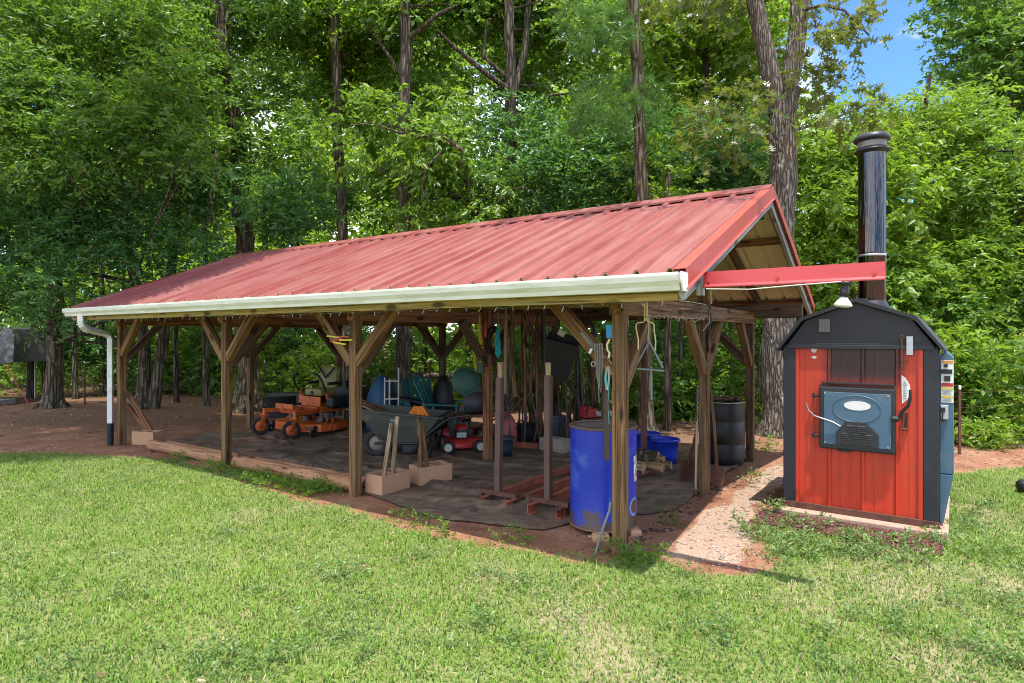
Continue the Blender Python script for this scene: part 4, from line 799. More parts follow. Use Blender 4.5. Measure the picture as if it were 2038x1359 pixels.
tree('hardwood_tree', 'tall olive-green tree at the far right edge reaching out of the picture', 'tree', [(2020, 850, 16), (2010, 400, 16), (2000, -150, 16)], .16, .08,
     [fill(1895, 2180, -100, 120, 15, 17.5, 14, .75, 1.05, 37), fill(1880, 2160, 90, 290, 15, 17.5, 12, .7, 1.0, 38)], LF_OAK, BARK_D, 25, L=.15, wr=.45, dens=200)
tree('maple_tree', 'mid green tree leaning in from the right edge above the fence post', 'tree', [(2060, 850, 12), (2040, 560, 12), (2020, 300, 12)], .09, .05,
     [fill(1920, 2160, 270, 450, 11, 13.4, 10, .55, .8, 39), fill(1960, 2180, 440, 640, 10.6, 13, 9, .55, .8, 41)], LF_MID, BARK_D, 26, L=.125, wr=.42, dens=240)
# --- thin trunks standing in the wood, each seen somewhere between the posts
thin = [(352, 795, 15.4, .07, 'thin dark sapling trunk right of the double-stemmed oak', 350), (411, 802, 14.7, .085, 'slim pale trunk seen just left of the second post', 408), (60, 790, 16.5, .09, 'thin dark trunk beside the grey canopy', 66), (205, 790, 17, .08, 'thin trunk standing left of the downspout', 200), (150, 790, 16.2, .07, 'dark stem right of the far left oak trunk', 140),
        (530, 790, 17.5, .11, 'dark trunk behind the back left shed post', 525), (842, 815, 15.6, .07, 'black leaning stem right of the trunk behind the wheelbarrow', 862), (930, 815, 16, .09, 'pale trunk deep in the wood above the green disc', 928), (1040, 820, 17, .08, 'thin trunk deep in the wood behind the hanging handles', 1046), (1328, 862, 10.9, .075, 'slim grey trunk beside the pine, seen right of the dinner bell', 1330),
        (1352, 850, 12.4, .05, 'thin stem beside the slim grey trunk near the middle right post', 1350), (1150, 830, 15, .09, 'dark trunk behind the hanging black tub', 1160), (1455, 840, 14.5, .06, 'thin dark trunk above the black barrel', 1452), (590, 800, 18, .08, 'thin stem far behind the mower', 596), (1690, 800, 15, .06, 'dark stem low behind the boiler roof', 1688)]
for k, (px, py, Y, r, lb, tx) in enumerate(thin):
    tree('sapling_tree', lb, 'tree', [(px, py, Y), ((px + tx) / 2 + random.uniform(-5, 5), 560, Y), (tx, 330, Y)], r, r * .55, [fill(tx - 60, tx + 60, 330, 470, Y - .6, Y + .8, 3, .5, .75, 50 + k)], LF_MID if k % 3 else LF_LIME, BARK_G if k % 2 else BARK_D, 60 + k, dens=150, L=.13, wr=.45, flare=1.25, limbs=.5, n=8)
# --- low bushes under the trees
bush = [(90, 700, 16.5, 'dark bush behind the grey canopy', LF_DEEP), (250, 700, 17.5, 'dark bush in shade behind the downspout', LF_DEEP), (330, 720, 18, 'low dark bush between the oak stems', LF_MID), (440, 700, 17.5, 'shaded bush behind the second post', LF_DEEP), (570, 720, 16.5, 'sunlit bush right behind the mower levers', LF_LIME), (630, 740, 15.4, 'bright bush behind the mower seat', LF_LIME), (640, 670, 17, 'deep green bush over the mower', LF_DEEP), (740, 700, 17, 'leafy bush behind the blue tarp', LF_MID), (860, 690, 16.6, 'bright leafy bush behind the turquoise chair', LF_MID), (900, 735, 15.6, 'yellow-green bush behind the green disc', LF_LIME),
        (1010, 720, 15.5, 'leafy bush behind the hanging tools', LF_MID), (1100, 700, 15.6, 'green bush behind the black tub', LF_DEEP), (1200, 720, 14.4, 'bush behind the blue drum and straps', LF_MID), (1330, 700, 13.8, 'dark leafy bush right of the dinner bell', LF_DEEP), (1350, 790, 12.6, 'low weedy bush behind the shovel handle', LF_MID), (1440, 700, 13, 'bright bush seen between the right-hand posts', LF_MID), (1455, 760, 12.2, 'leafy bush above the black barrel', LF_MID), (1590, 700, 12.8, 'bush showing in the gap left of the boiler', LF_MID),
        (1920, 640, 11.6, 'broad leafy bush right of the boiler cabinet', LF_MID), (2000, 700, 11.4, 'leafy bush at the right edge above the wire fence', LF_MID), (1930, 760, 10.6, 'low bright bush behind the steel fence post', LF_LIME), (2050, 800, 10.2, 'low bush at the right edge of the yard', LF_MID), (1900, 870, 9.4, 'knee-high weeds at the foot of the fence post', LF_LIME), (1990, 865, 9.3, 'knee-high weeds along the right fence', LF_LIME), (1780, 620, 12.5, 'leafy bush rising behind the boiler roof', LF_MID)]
for k, (px, py, Y, lb, mt) in enumerate(bush):
    rs = random.Random(k); c = W(px, py, Y); small = py > 850; r = .28 if small else .75; lo = []
    for j in range(5 if small else 6): lo.append((c.x + rs.uniform(-1, 1) * (.45 if small else 1.1), Y + rs.uniform(-.6, .6) * (.5 if small else 1), max(.2, c.z + rs.uniform(-1, .7) * (.2 if small else .85)), r * rs.uniform(.7, 1.1)))
    root = thing('weed_clump' if small else 'bush', lb, 'weeds' if small else 'bush', (c.x, Y, 0)); mb = MB()
    for l in lo: mb.tube([(rs.uniform(-.1, .1), rs.uniform(-.1, .1), -.02), ((l[0] - c.x) * .4, (l[1] - Y) * .4, l[2] * .5), (l[0] - c.x, l[1] - Y, l[2])], [.018, .014, .005], 5)
    mb.build('stem', BARK_D, root)
    me = leaf_mesh('foliage', [(l[0] - c.x, l[1] - Y, l[2], l[3]) for l in lo], mt, .075 if small else .12, .42, 900 if small else 210, 300 + k, m=8 if small else 10, tl=.16 if small else .34); o = bpy.data.objects.new('foliage', me); sc.collection.objects.link(o); o.parent = root
# --- the far wood and the low green below it, one mass each
def far_wood():
    rs = random.Random(99); lo = []
    for k in range(620):
        px = rs.uniform(-250, 2300); py = rs.uniform(-90, 640); Y = 18.5 + 17 * ((640 - py) / 730) + rs.uniform(-1.5, 2.5)   # made-up rise: lobes step up and back so sun reaches each layer
        gap = (1560 < px < 1905 and py < 190) or (rs.random() < .5 and py < 110 and 560 < px < 1300)
        if gap: continue
        p = W(px, py, Y); lo.append((p.x, p.y, p.z, rs.uniform(1.0, 1.9)))
    me = leaf_mesh('far_wood', lo, LF_LIME, .28, .5, 48, 400, m=8, tl=.8); o = bpy.data.objects.new('far_wood', me); sc.collection.objects.link(o); tag(o, 'green mass of the deeper wood seen between the nearer trees', 'woods', kind='stuff')
    lo = []
    for k in range(420):
        Y = rs.uniform(17, 30); px = rs.uniform(-250, 2250); p = W(px, HY, Y); h = rs.uniform(.15, 1.6); lo.append((p.x, Y, h, rs.uniform(.4, .8)))
    me = leaf_mesh('undergrowth', lo, LF_LIME, .16, .45, 110, 401, m=8, tl=.4); o = bpy.data.objects.new('undergrowth', me); sc.collection.objects.link(o); tag(o, 'low leafy undergrowth on the floor of the wood', 'undergrowth', kind='stuff')
far_wood()
# ------------------------------------------------------------------ things kept in the shed
rnd = random.Random(77)
def at(px, py, Y): return W(px, py, Y)
# cinder blocks, with stakes standing in their cells
def cinder(name_label, x, y, rz, mat, size=(.40, .20, .20), flip=False):
    L_, D, H = size; t = .032
    def fn(b):
        b.box((0, -D / 2 + t / 2, H / 2), (L_, t, H)); b.box((0, D / 2 - t / 2, H / 2), (L_, t, H))
        for q in (-1, 0, 1): b.box((q * (L_ / 2 - t / 2), 0, H / 2), (t, D - 2 * t, H - .0006))
        b.box((0, 0, .012), (L_ - 2 * t, D - 2 * t, .02))
    p = SW(x, y, .02); return solo('cinder_block', name_label, 'block', mat, fn, .004, 'cinder blocks round the shed', p, rz)
cinder('tan cinder block with two stakes, touching the third post', -2.83, .30, -TH + R(88), CINDER, (.40, .26, .20)); cinder('tan cinder block with two crossed stakes, behind the one at the post', -2.72, .86, -TH + R(72), CINDER, (.42, .26, .20))
cinder('clay-stained block at the left end of the edging timbers', -7.92, .22, -TH + R(20), CINDER); cinder('grey cinder block on the cloth in the back behind the steel posts', -2.45, 3.2, -TH, CINDER2)
def stake(lb, a, b_, w=.04, h=.075, m=WPALE, nm='wooden_stake', cat='stake', grp='wooden stakes in the blocks'):
    solo(nm, lb, cat, m, lambda b: b.beam(a, b_, w, h), .004, grp)
stake('short pale stake, left of the pair in the block at the post', W(762, 962, 6.38), W(780, 842, 6.42)); stake('taller stake, right of the pair in the block at the post', W(780, 962, 6.5), W(791, 828, 6.5))
stake('dark upright stake of the crossed pair in the rear block', W(838, 952, 6.78), W(834, 830, 6.80), m=WPOST); stake('leaning stake of the crossed pair in the rear block', W(852, 950, 6.86), W(839, 832, 6.84), m=WPOST)
stake('upper leaning stake in the far left block', W(303, 862, 9.45), W(252, 778, 9.5), m=WRED); stake('lower leaning stake in the far left block', W(297, 862, 9.5), W(252, 805, 9.55), m=WRED)
# steel rack of rails, feet and uprights
rk = thing('steel_rack', 'rusty steel log rack with channel rails and wood-tipped upright posts', 'rack', SW(-1.24, .4, .02), -TH)
def rail(x, y0, y1):
    def fn(b): b.box((x, (y0 + y1) / 2, .045), (.008, y1 - y0, .085)); b.box((x + .02, (y0 + y1) / 2, .0905), (.05, y1 - y0, .007)); b.box((x + .02, (y0 + y1) / 2, .006), (.05, y1 - y0, .007))
    part('rail', RUSTR, rk, fn)
for x, a, b_ in ((-.40, 0, 2.4), (-.10, -.02, 2.45), (.13, 0, 2.5), (.42, .03, 2.5)): rail(x, a, b_)
def upright(x, y, h, tip, lean=0.0, m=RUST):
    part('upright', m, rk, lambda b: b.box((x + lean * .5, y, .13 + h / 2), (.062, .062, h), Matrix.Rotation(math.atan2(lean, h), 4, 'Y')), .004)
    if tip: part('wooden_tip', WPALE, rk, lambda b: b.cyl((x + lean, y, .12 + h), (x + lean * 1.15, y, .12 + h + tip), .026, .03, 8))
for x, y in ((-.29, .12), (.27, .14), (-.25, 2.42), (.28, 2.44)): part('foot', RUST, rk, lambda b: (b.box((x, y, .115), (.46, .075, .045)), b.box((x - .19, y, .06), (.02, .07, .07)), b.box((x + .19, y, .06), (.02, .07, .07))), .003)
GRUST = paint('greyed_steel', (.115, .066, .05), .65, .2, .2, 9, .1, (.12, .06, .04), .7, 4)
upright(-.29, .12, 1.12, .16, .02, GRUST); upright(.27, .14, 1.16, .13, .0, GRUST); upright(-.25, 2.42, 1.6, 0, .0); upright(.28, 2.44, 1.68, 0, .0)
# firewood on the rails
for k, (x, y, z, r, l, lb) in enumerate([(-.86, 2.50, .225, .10, .42, 'thick round firewood log on top of the small pile by the blue tub'), (-.92, 2.28, .165, .068, .38, 'split log at the front of the small firewood pile'), (-.74, 2.44, .155, .055, .36, 'pale split log on the right of the firewood pile'), (-.70, 2.60, .15, .05, .34, 'short billet against the blue tub'), (-.72, 2.52, .25, .032, .3, 'thin round stick on top of the firewood pile')]):
    p = SW(x, y, z); o = thing('firewood_log', lb, 'log', p, -TH + R(rnd.uniform(-12, 12)), 'firewood on the rack')
    part('bark', BARK_D if k in (0,) else BARKW, o, lambda b: b.tube([(-l / 2, 0, 0), (0, .004, .003), (l / 2, 0, 0)], [r, r * 1.04, r], 9, cap=False)); part('cut_end', WPALE, o, lambda b: [b.cyl((q * l / 2, 0, 0), (q * (l / 2 + .002), 0, 0), r * .99, n=9) for q in (-1, 1)])
# tubs, buckets and cans
def tub(name, lb, cat, p, rz, r0, r1, h, mat, tilt=None, handles=False, n=28):
    o = thing(name, lb, cat, p, rz); M = tilt
    part('shell', mat, o, lambda b: b.lathe([(0, .01), (r0, .01), (r0 + .004, 0), ((r0 + r1) / 2, h * .5), (r1, h - .03), (r1 + .016, h - .03), (r1 + .016, h), (r1 - .003, h), (r1 - .006, h - .04), (r0 - .006, .02), (0, .02)], M=M, n=n))
    if handles: part('handle', mat, o, lambda b: [b.torus((q * (r1 + .01), 0, h - .02), .04, .008, Matrix.Rotation(R(25 * q), 4, 'Y'), 12, 6) for q in (-1, 1)])
    return o
tub('blue_tub', 'blue plastic tub beside the firewood, right of the corner post', 'tub', SW(-.79, 3.12, .02), .3, .13, .165, .36, BLUEP, handles=True)
tub('blue_tub', 'second blue plastic tub half hidden behind the corner post and drum', 'tub', SW(-1.15, 3.42, .02), 1.1, .13, .165, .36, BLUEP, handles=True)
tub('bucket', 'dark grey ribbed bucket under the belly of the wheelbarrow', 'bucket', G(812, 910) + Vector((0, .12, .01)), 0, .095, .125, .27, GREYP)
tub('bucket', 'dark blue-grey bucket left of the red gas can', 'bucket', G(1003, 914) + Vector((0, .1, .01)), 0, .10, .13, .28, paint('dark_blue_bucket', (.03, .04, .06), .5))
hp = G(1003, 905) + Vector((.02, .45, 0)); solo('red_hood', 'faded red rounded plastic hood standing behind the dark bucket', 'plastic hood', paint('faded_red_plastic', (.38, .085, .075), .55, 0, .15, 5, .05), lambda b: b.lathe([(.16, 0), (.17, .12), (.165, .3), (.14, .42), (.09, .50), (.03, .53), (0, .535)], n=20), loc=hp)
gc = thing('gas_can', 'red plastic gas can on the cloth among the back tools', 'gas can', G(1040, 880) + Vector((0, .1, .01)), R(15))
part('body', REDP, gc, lambda b: (b.box((0, 0, .12), (.22, .15, .24)), b.box((0, 0, .262), (.20, .13, .045), None, 0, .6)), .025); part('spout', YELLOW, gc, lambda b: b.tube([(.05, 0, .27), (.06, 0, .31), (.09, 0, .38)], [.018, .014, .010], 8)); part('handle', REDP, gc, lambda b: b.tube([(-.08, 0, .27), (-.07, 0, .315), (.0, 0, .32), (.03, 0, .28)], .014, 8)); part('embossed_band', REDP, gc, lambda b: b.box((0, -.078, .12), (.12, .008, .12), Matrix.Rotation(R(45), 4, 'Y')))
solo('steel_channel', 'red oxide steel channel lying on the cloth beside the grey block', 'steel bar', RUSTR, lambda b: (b.box((0, 0, .05), (.9, .01, .09)), b.box((0, .03, .097), (.9, .06, .008))), loc=SW(-3.0, 3.05, .02), rz=-TH + R(20))
# wheelbarrow
wb = thing('wheelbarrow', 'big dark green plastic wheelbarrow with one spoked wheel in view', 'wheelbarrow', (-1.80, 8.58, .02), R(-6))
def tubw(b):
    T = [(-.38, -.30, .665), (-.38, .34, .665), (.86, .36, .56), (.86, -.34, .56)]; B_ = [(.0, -.22, .22), (.0, .22, .22), (.55, .23, .19), (.55, -.23, .19)]; m_ = [(-.20, -.285, .50), (-.20, .29, .50), (.76, .31, .42), (.76, -.31, .42)]
    rings = [B_, m_, T, [(-.43, -.35, .675), (-.43, .39, .675), (.92, .41, .57), (.92, -.39, .57)], [(-.43, -.35, .655), (-.43, .39, .655), (.92, .41, .55), (.92, -.39, .55)]]
    vs = [p for r in rings for p in r]; fs = []
    for k in range(4):
        for i in range(4): fs.append((k * 4 + i, k * 4 + (i + 1) % 4, k * 4 + 4 + (i + 1) % 4, k * 4 + 4 + i))
    fs.append((0, 1, 2, 3)); b.add(vs, fs)
    ins = [(x * .985 + .004, y * .97, z + .012) for x, y, z in (B_ + m_ + T)]; b.add(ins, [tuple(reversed((k * 4 + i, k * 4 + (i + 1) % 4, k * 4 + 4 + (i + 1) % 4, k * 4 + 4 + i))) for k in range(2) for i in range(4)] + [(3, 2, 1, 0)])
part('tray', BARROW, wb, tubw, .012)
part('badge_marks', paint('pale_decal', (.22, .27, .24), .6), wb, lambda b: [b.box((.20 + k * .026, -.316, .515), (.018, .004, .034)) for k in range(5)])
part('handle', BLACKM, wb, lambda b: [b.tube([(-.02, q * .24, .19), (.55, q * .26, .20), (.86, q * .30, .46), (1.0, q * .31, .555), (1.28, q * .31, .60)], .017, 8) for q in (-1, 1)])
for q in (-1, 1):
    wh = part('wheel', RUBBER, wb, lambda b: b.torus((-.04, q * .20, .185), .14, .046, Matrix.Rotation(R(90), 4, 'X'), 28, 10)); part('rim', paint('dusty_rim', (.26, .20, .14), .7, 0, .2, 8, .05), wh, lambda b: (b.lathe([(.0, -.018), (.10, -.028), (.112, -.02), (.112, .02), (0, .018)], (-.04, q * .20, .185), Matrix.Rotation(R(90), 4, 'X'), 24))); part('hub', BLACKM, wh, lambda b: b.cyl((-.04, q * .20 - .045, .185), (-.04, q * .20 + .045, .185), .022))
part('leg', BLACKM, wb, lambda b: [b.tube([(.60, q * .24, .20), (.62, q * .24, .02), (.72, q * .24, .015), (.78, q * .26, .32)], .014, 8) for q in (-1, 1)])
for k in range(6):
    a = Vector((-1.80 - .34 + rnd.uniform(-.08, .06), 8.36 + k * .07, .73 + rnd.uniform(-.02, .09))); d = Vector((.52, rnd.uniform(-.04, .04), -.24)); stake('reddish split board resting on the left lip of the wheelbarrow', a, a + d, .06, .016, WRED if k % 2 else WPALE, 'kindling_board', 'board', 'boards in the wheelbarrow')
solo('orange_guard', 'bright orange slatted plastic wedge lying in the wheelbarrow', 'plastic guard', paint('orange_plastic', (.75, .21, .01), .5, 0, .1), lambda b: [b.beam((-.17 + k * .055, -.02, -.08), (-.05 + k * .016, .02, .105), .04, .03) for k in range(7)], .004, loc=W(833, 824, 8.35))
# zero-turn mower
mw = thing('riding_mower', 'orange zero-turn riding mower with olive seat and two caster wheels in front', 'mower', SW(-6.85, 1.70, .02), -TH)
SWV = Matrix.Rotation(R(-24), 4, 'Z') @ Matrix.Rotation(R(90), 4, 'Y')     # the casters have swung round
for q in (-1, 1):
    x = q * .41; wh = part('caster_wheel', RUBBER, mw, lambda b: b.torus((x, .0, .15), .116, .034, SWV , 28, 10)); part('rim', ORANGE, wh, lambda b: (b.lathe([(0, -.022), (.03, -.030), (.05, -.022), (.082, -.034), (.090, -.026), (.090, .026), (.082, .034), (0, .022)], (x, 0, .15), SWV, 24))); part('hub', BLACKM, wh, lambda b: b.lathe([(0, -.052), (.02, -.052), (.02, .052), (0, .052)], (x, 0, .15), SWV, 12))
    part('caster_fork', ORANGE, mw, lambda b: (b.beam((x - .062, .028, .15), (x - .058, .085, .33), .012, .06), b.beam((x + .062, -.028, .15), (x + .066, .03, .33), .012, .06), b.box((x, .065, .335), (.15, .07, .02)), b.cyl((x, .07, .33), (x, .075, .44), .032)), .003)
    part('front_arm', ORANGE, mw, lambda b: b.beam((x, .08, .405), (q * .26, .62, .385), .06, .065), .004)
    part('deck_caster', BLACKM, mw, lambda b: (b.torus((q * .56, .30, .07), .045, .025, Matrix.Rotation(R(90), 4, 'Y'), 16, 8), b.box((q * .56, .34, .14), (.03, .05, .10))))
    part('rear_wheel', RUBBER, mw, lambda b: (b.torus((q * .46, 1.32, .27), .17, .10, Matrix.Rotation(R(90), 4, 'Y'), 30, 12))); part('fuel_tank', BLACKP, mw, lambda b: b.box((q * .40, 1.0, .52), (.20, .52, .20)), .05)
    part('lever_base', ORANGE, mw, lambda b: (b.beam((q * .34, .80, .42), (q * .36, .74, .70), .03, .045), b.box((q * .34, .84, .56), (.06, .10, .10))), .003)
    part('control_lever', BLACKM, mw, lambda b: b.tube([(q * .36, .74, .68), (q * .39, .66, .80), (q * .38, .62, .90), (q * .32, .60, .98), (q * .22, .585, 1.02)], [.016, .018, .021, .021, .021], 8))
part('front_crossbar', ORANGE, mw, lambda b: (b.box((0, .34, .385), (.62, .06, .07)), b.box((0, .12, .44), (.10, .04, .03))), .004)
part('foot_plate', ORANGE, mw, lambda b: (b.box((-.02, .30, .455), (.46, .24, .03)), b.box((-.02, .18, .49), (.46, .02, .08)), b.box((-.02, .50, .42), (.5, .3, .02))), .003)
def deck(b): 
    pts = [(-.66, .72), (-.62, .42), (-.34, .22), (.34, .22), (.62, .42), (.66, .72), (.55, 1.05), (-.55, 1.05)]; n = len(pts)
    vs = [(x, y, .085) for x, y in pts] + [(x * .98, y * .99 + .005, .20) for x, y in pts] + [(x * .88, y * .96 + .02, .215) for x, y in pts]; b.add(vs, [(i, (i + 1) % n, n + (i + 1) % n, n + i) for i in range(n)] + [(n + i, n + (i + 1) % n, 2 * n + (i + 1) % n, 2 * n + i) for i in range(n)] + [tuple(range(2 * n, 3 * n))])
part('mowing_deck', ORANGE, mw, deck, .006); part('deck_decal', paint('worn_decal', (.20, .07, .03), .6), mw, lambda b: b.box((.50, .318, .145), (.20, .006, .05), Matrix.Rotation(R(35.5), 4, 'Z')))
for x in (-.38, 0, .38): part('spindle_cover', BLACKM, mw, lambda b: b.cyl((x, .62, .215), (x, .62, .29), .085, .07, 18))
for a_, b_ in (((-.47, .55, .22), (-.32, .66, .40)), ((.47, .55, .22), (.32, .66, .40)), ((.62, .48, .12), (.55, .62, .28)), ((.66, .56, .10), (.58, .70, .26))): part('height_link', ORANGE, mw, lambda b: b.beam(a_, b_, .02, .04))
part('battery', GREYP, mw, lambda b: b.box((.40, .70, .30), (.2, .14, .12)), .006)
part('chassis', ORANGE, mw, lambda b: (b.box((0, 1.02, .40), (.56, .86, .10)), b.box((.0, .70, .53), (.50, .03, .16)), b.box((-.28, .72, .56), (.10, .05, .14))), .004); part('seat_box', OLIVE, mw, lambda b: b.box((0, .90, .68), (.44, .36, .13)), .04); part('seat_latch', BLACKP, mw, lambda b: b.cyl((.0, .715, .67), (.0, .70, .67), .035))
part('seat_back', OLIVE, mw, lambda b: b.box((0, 1.10, .92), (.46, .13, .42), Matrix.Rotation(R(-12), 4, 'X')), .06); part('arm_rest', BLACKP, mw, lambda b: [b.box((q * .27, .98, .83), (.07, .30, .05)) for q in (-1, 1)], .02); part('engine', BLACKM, mw, lambda b: (b.box((0, 1.62, .56), (.46, .42, .32)), b.cyl((0, 1.6, .70), (0, 1.6, .84), .17, n=20), b.tube([(-.3, 1.7, .4), (-.3, 1.8, .6), (.3, 1.8, .6), (.3, 1.7, .4)], .02, 8)), .02); part('seat_strap', BLACKP, mw, lambda b: b.tube([(-.2, 1.03, 1.10), (0, 1.0, .92), (.2, 1.03, 1.10)], .016, 6))
# push mowers
def push(lb, p, rz):
    o = thing('push_mower', lb, 'mower', p, rz, 'red push mowers')
    def dk(b): b.lathe([(.0, .20), (.15, .20), (.20, .19), (.25, .16), (.27, .10), (.265, .08)], n=22); b.box((.12, 0, .15), (.30, .36, .09))
    part('deck', REDP, o, dk, .02); part('engine', BLACKM, o, lambda b: (b.cyl((0, 0, .19), (0, 0, .32), .12, .11, 18), b.box((.10, .02, .27), (.12, .16, .12))), .01); part('engine_cover', REDP, o, lambda b: b.lathe([(.11, .32), (.10, .37), (.05, .39), (0, .39)], n=18)); part('exhaust', GALV, o, lambda b: b.box((-.02, -.16, .255), (.14, .07, .08)), .01)
    for x in (-.22, .24):
        for y in (-.24, .24): w = part('wheel', BLACKP, o, lambda b: b.torus((x, y, .095), .07, .026, Matrix.Rotation(R(90), 4, 'X'), 20, 8)); part('hub', paint('wheel_hub', (.5, .46, .38), .6), w, lambda b: b.cyl((x, y - .02, .095), (x, y + .02, .095), .06, n=18))
    part('handle', RUST, o, lambda b: [b.tube([(.24, q * .20, .16), (.55, q * .21, .42), (.95, q * .21, .86)], .012, 8) for q in (-1, 1)] + [b.tube([(.95, -.21, .86), (.98, 0, .89), (.95, .21, .86)], .012, 8)]); return o
push('red push mower on the cloth just right of the wheelbarrow', G(915, 905) + Vector((0, .2, .02)), R(14)); push('second red push mower standing farther back behind the first', G(905, 880) + Vector((.05, .15, .02)), R(40))
# cart with a grey bin, chairs, hand truck and bundles
ct = thing('garden_cart', 'low red cart frame carrying a grey bin behind the push mowers', 'cart', (-.66, 9.6, .02), R(10)); part('frame', RUSTR, ct, lambda b: [b.box((0, y, .42), (.72, .04, .04)) for y in (-.2, 0, .2)] + [b.box((x, 0, .385), (.04, .44, .035)) for x in (-.3, .3)]); [part('leg', GREYP, ct, lambda b: b.box((x, y, .19), (.05, .04, .37))) for x in (-.31, .31) for y in (-.19, .19)]
tub('grey_bin', 'grey plastic bin standing on the low red cart', 'bin', (-.60, 9.6, .462), 0, .15, .18, .38, GREYP, n=18)
def chair(lb, p, rz):
    o = thing('plastic_chair', lb, 'chair', p, rz, 'turquoise plastic chairs'); part('seat', TURQ, o, lambda b: [b.box((-.2 + k * .1, -.02, .37 - .0), (.085, .5, .025), Matrix.Rotation(R(-10), 4, 'X')) for k in range(5)]); part('backrest', TURQ, o, lambda b: [b.beam((-.2 + k * .1, .24, .33), (-.23 + k * .115, .50, .95 - abs(k - 2) * .03), .085, .02, (0, 1, 0)) for k in range(5)])
    for q in (-1, 1): part('arm', TURQ, o, lambda b: b.box((q * .33, .02, .56), (.13, .62, .028)), .008); part('leg', TURQ, o, lambda b: b.beam((q * .30, -.24, 0), (q * .30, -.24, .55), .10, .03, (0, 1, 0)), .004); part('leg', TURQ, o, lambda b: b.beam((q * .29, .36, 0), (q * .29, .14, .55), .09, .03, (0, 1, 0)), .004)
    return o
chair('turquoise plastic lounge chair facing the camera behind the wheelbarrow', (-1.55, 10.5, .02), R(20)); chair('turquoise plastic lounge chair turned sideways beside the grey bin', (-1.02, 10.0, .02), R(75))
ht = thing('hand_truck', 'white tubular hand truck standing against the blue bundle', 'hand truck', (-2.02, 10.2, .02), R(8)); part('frame', WHITEP, ht, lambda b: [b.tube([(x, -.0, .1), (x, .05, h)], .013, 8) for x, h in ((-.11, .96), (-.03, .94), (.12, 1.12))] + [b.cyl((-.11, .03, z), (.12, .03, z), .012) for z in (.34, .60, .9)]); part('toe_plate', GALV, ht, lambda b: b.box((0, -.1, .03), (.3, .22, .01))); part('wheel', RUBBER, ht, lambda b: [b.torus((q * .19, .06, .12), .085, .035, Matrix.Rotation(R(90), 4, 'Y'), 20, 8) for q in (-1, 1)])
def lump(b, r, h, seed):
    rr = random.Random(seed); n = 18; prof = [(0, .0), (1, .02), (1.05, .3), (.95, .6), (.7, .85), (.3, .98), (0, 1)]; vs = []
    for (q, z) in prof: 
        for k in range(n): t = 2 * math.pi * k / n; w = q * r * (1 + .12 * math.sin(3 * t + seed + z * 4) + rr.uniform(-.05, .05)); vs.append((w * math.cos(t), w * math.sin(t) * .8, z * h))
    b.add(vs, [(i * n + k, i * n + (k + 1) % n, (i + 1) * n + (k + 1) % n, (i + 1) * n + k) for i in range(len(prof) - 1) for k in range(n)], None, 0, True)
solo('tarp_bundle', 'dark blue tarpaulin bundle behind the left end of the wheelbarrow', 'bundle', BLUET, lambda b: lump(b, .26, .98, 3), loc=(-2.25, 10.6, .02)); solo('tarp_bundle', 'black rumpled tarp heap beside the green disc', 'bundle', BLACKP, lambda b: lump(b, .2, 1.0, 8), loc=(-1.15, 10.3, .02)); solo('black_pipe', 'long black pipe sagging across behind the wheelbarrow toward the black heap', 'pipe', BLACKP, lambda b: b.tube([W(770, 787, 10.4), W(800, 795, 10.3), W(840, 802, 10.3), W(872, 806, 10.3), W(893, 790, 10.3)], [.05, .055, .06, .07, .06], 10))
solo('cross_pole', 'pale bark pole lying level across the trees behind the turquoise chairs', 'pole', BARK_B, lambda b: b.tube([W(812, 745, 12.6), W(850, 748, 12.6), W(912, 748, 12.5), W(945, 749, 12.5)], [.07, .065, .06, .06], 10)); solo('black_trough', 'black oval plastic trough standing behind the orange mower', 'trough', BLACKP, lambda b: b.lathe([(.40, .0), (.44, .40), (.46, .42), (.45, .44), (.43, .41), (0, .40)], n=24), loc=W(572, 825, 13.0) * Vector((1, 1, 0)) if False else Vector((W(572, 825, 12.8).x, 12.8, .02)))
# what hangs from the beams
HB = lambda x, z, dy=0.0: SW(x, 2.15 - .06 + dy, z)
solo('green_disc', 'round dark green plastic saucer hung on a cord from the middle beam', 'saucer', GREENP, lambda b: (b.lathe([(0, .02), (.10, .015), (.17, 0), (.185, -.012), (.19, -.006)], (0, 0, 0), Matrix.Rotation(R(82), 4, 'X') @ Matrix.Rotation(R(5), 4, 'Y'), 30), b.cyl((0, 0, .17), (.01, .02, .98), .004)), loc=HB(-3.2, 1.07))
solo('weeding_tool', 'bright yellow tool handle with teal blade hanging beside the centre post', 'hand tool', [YELLOW, GREENP, BLACKM], lambda b: (b.tube([HB(-2.99, 2.02), HB(-2.96, 1.8), HB(-2.93, 1.55), HB(-2.93, 1.33)], .028, 8), b.box(HB(-2.95, 1.26), (.08, .02, .15), Matrix.Rotation(.1, 4, 'Y'), 1), b.cyl(HB(-2.93, 1.56), HB(-2.93, 1.545), .030, None, 8, 2)))
solo('red_loop', 'red rope loop hanging on the back post beyond the green disc', 'rope', REDP, lambda b: b.torus(W(925, 668, 10.9), .16, .007, Matrix.Rotation(R(90), 4, 'X') @ Matrix.Diagonal((.75, 1.1, 1, 1)), 24, 5)); solo('yellow_rope', 'yellow cord hanging behind the green saucer', 'cord', YELLOW, lambda b: b.tube([W(946, 690, 9.0), W(944, 715, 9.0), W(947, 738, 9.0)], [.01, .018, .012], 6)); solo('red_strap', 'red and dark strap hanging on the centre post', 'strap', REDP, lambda b: b.box(SW(-2.86, 2.09, 1.77), (.035, .02, .22)), .004)
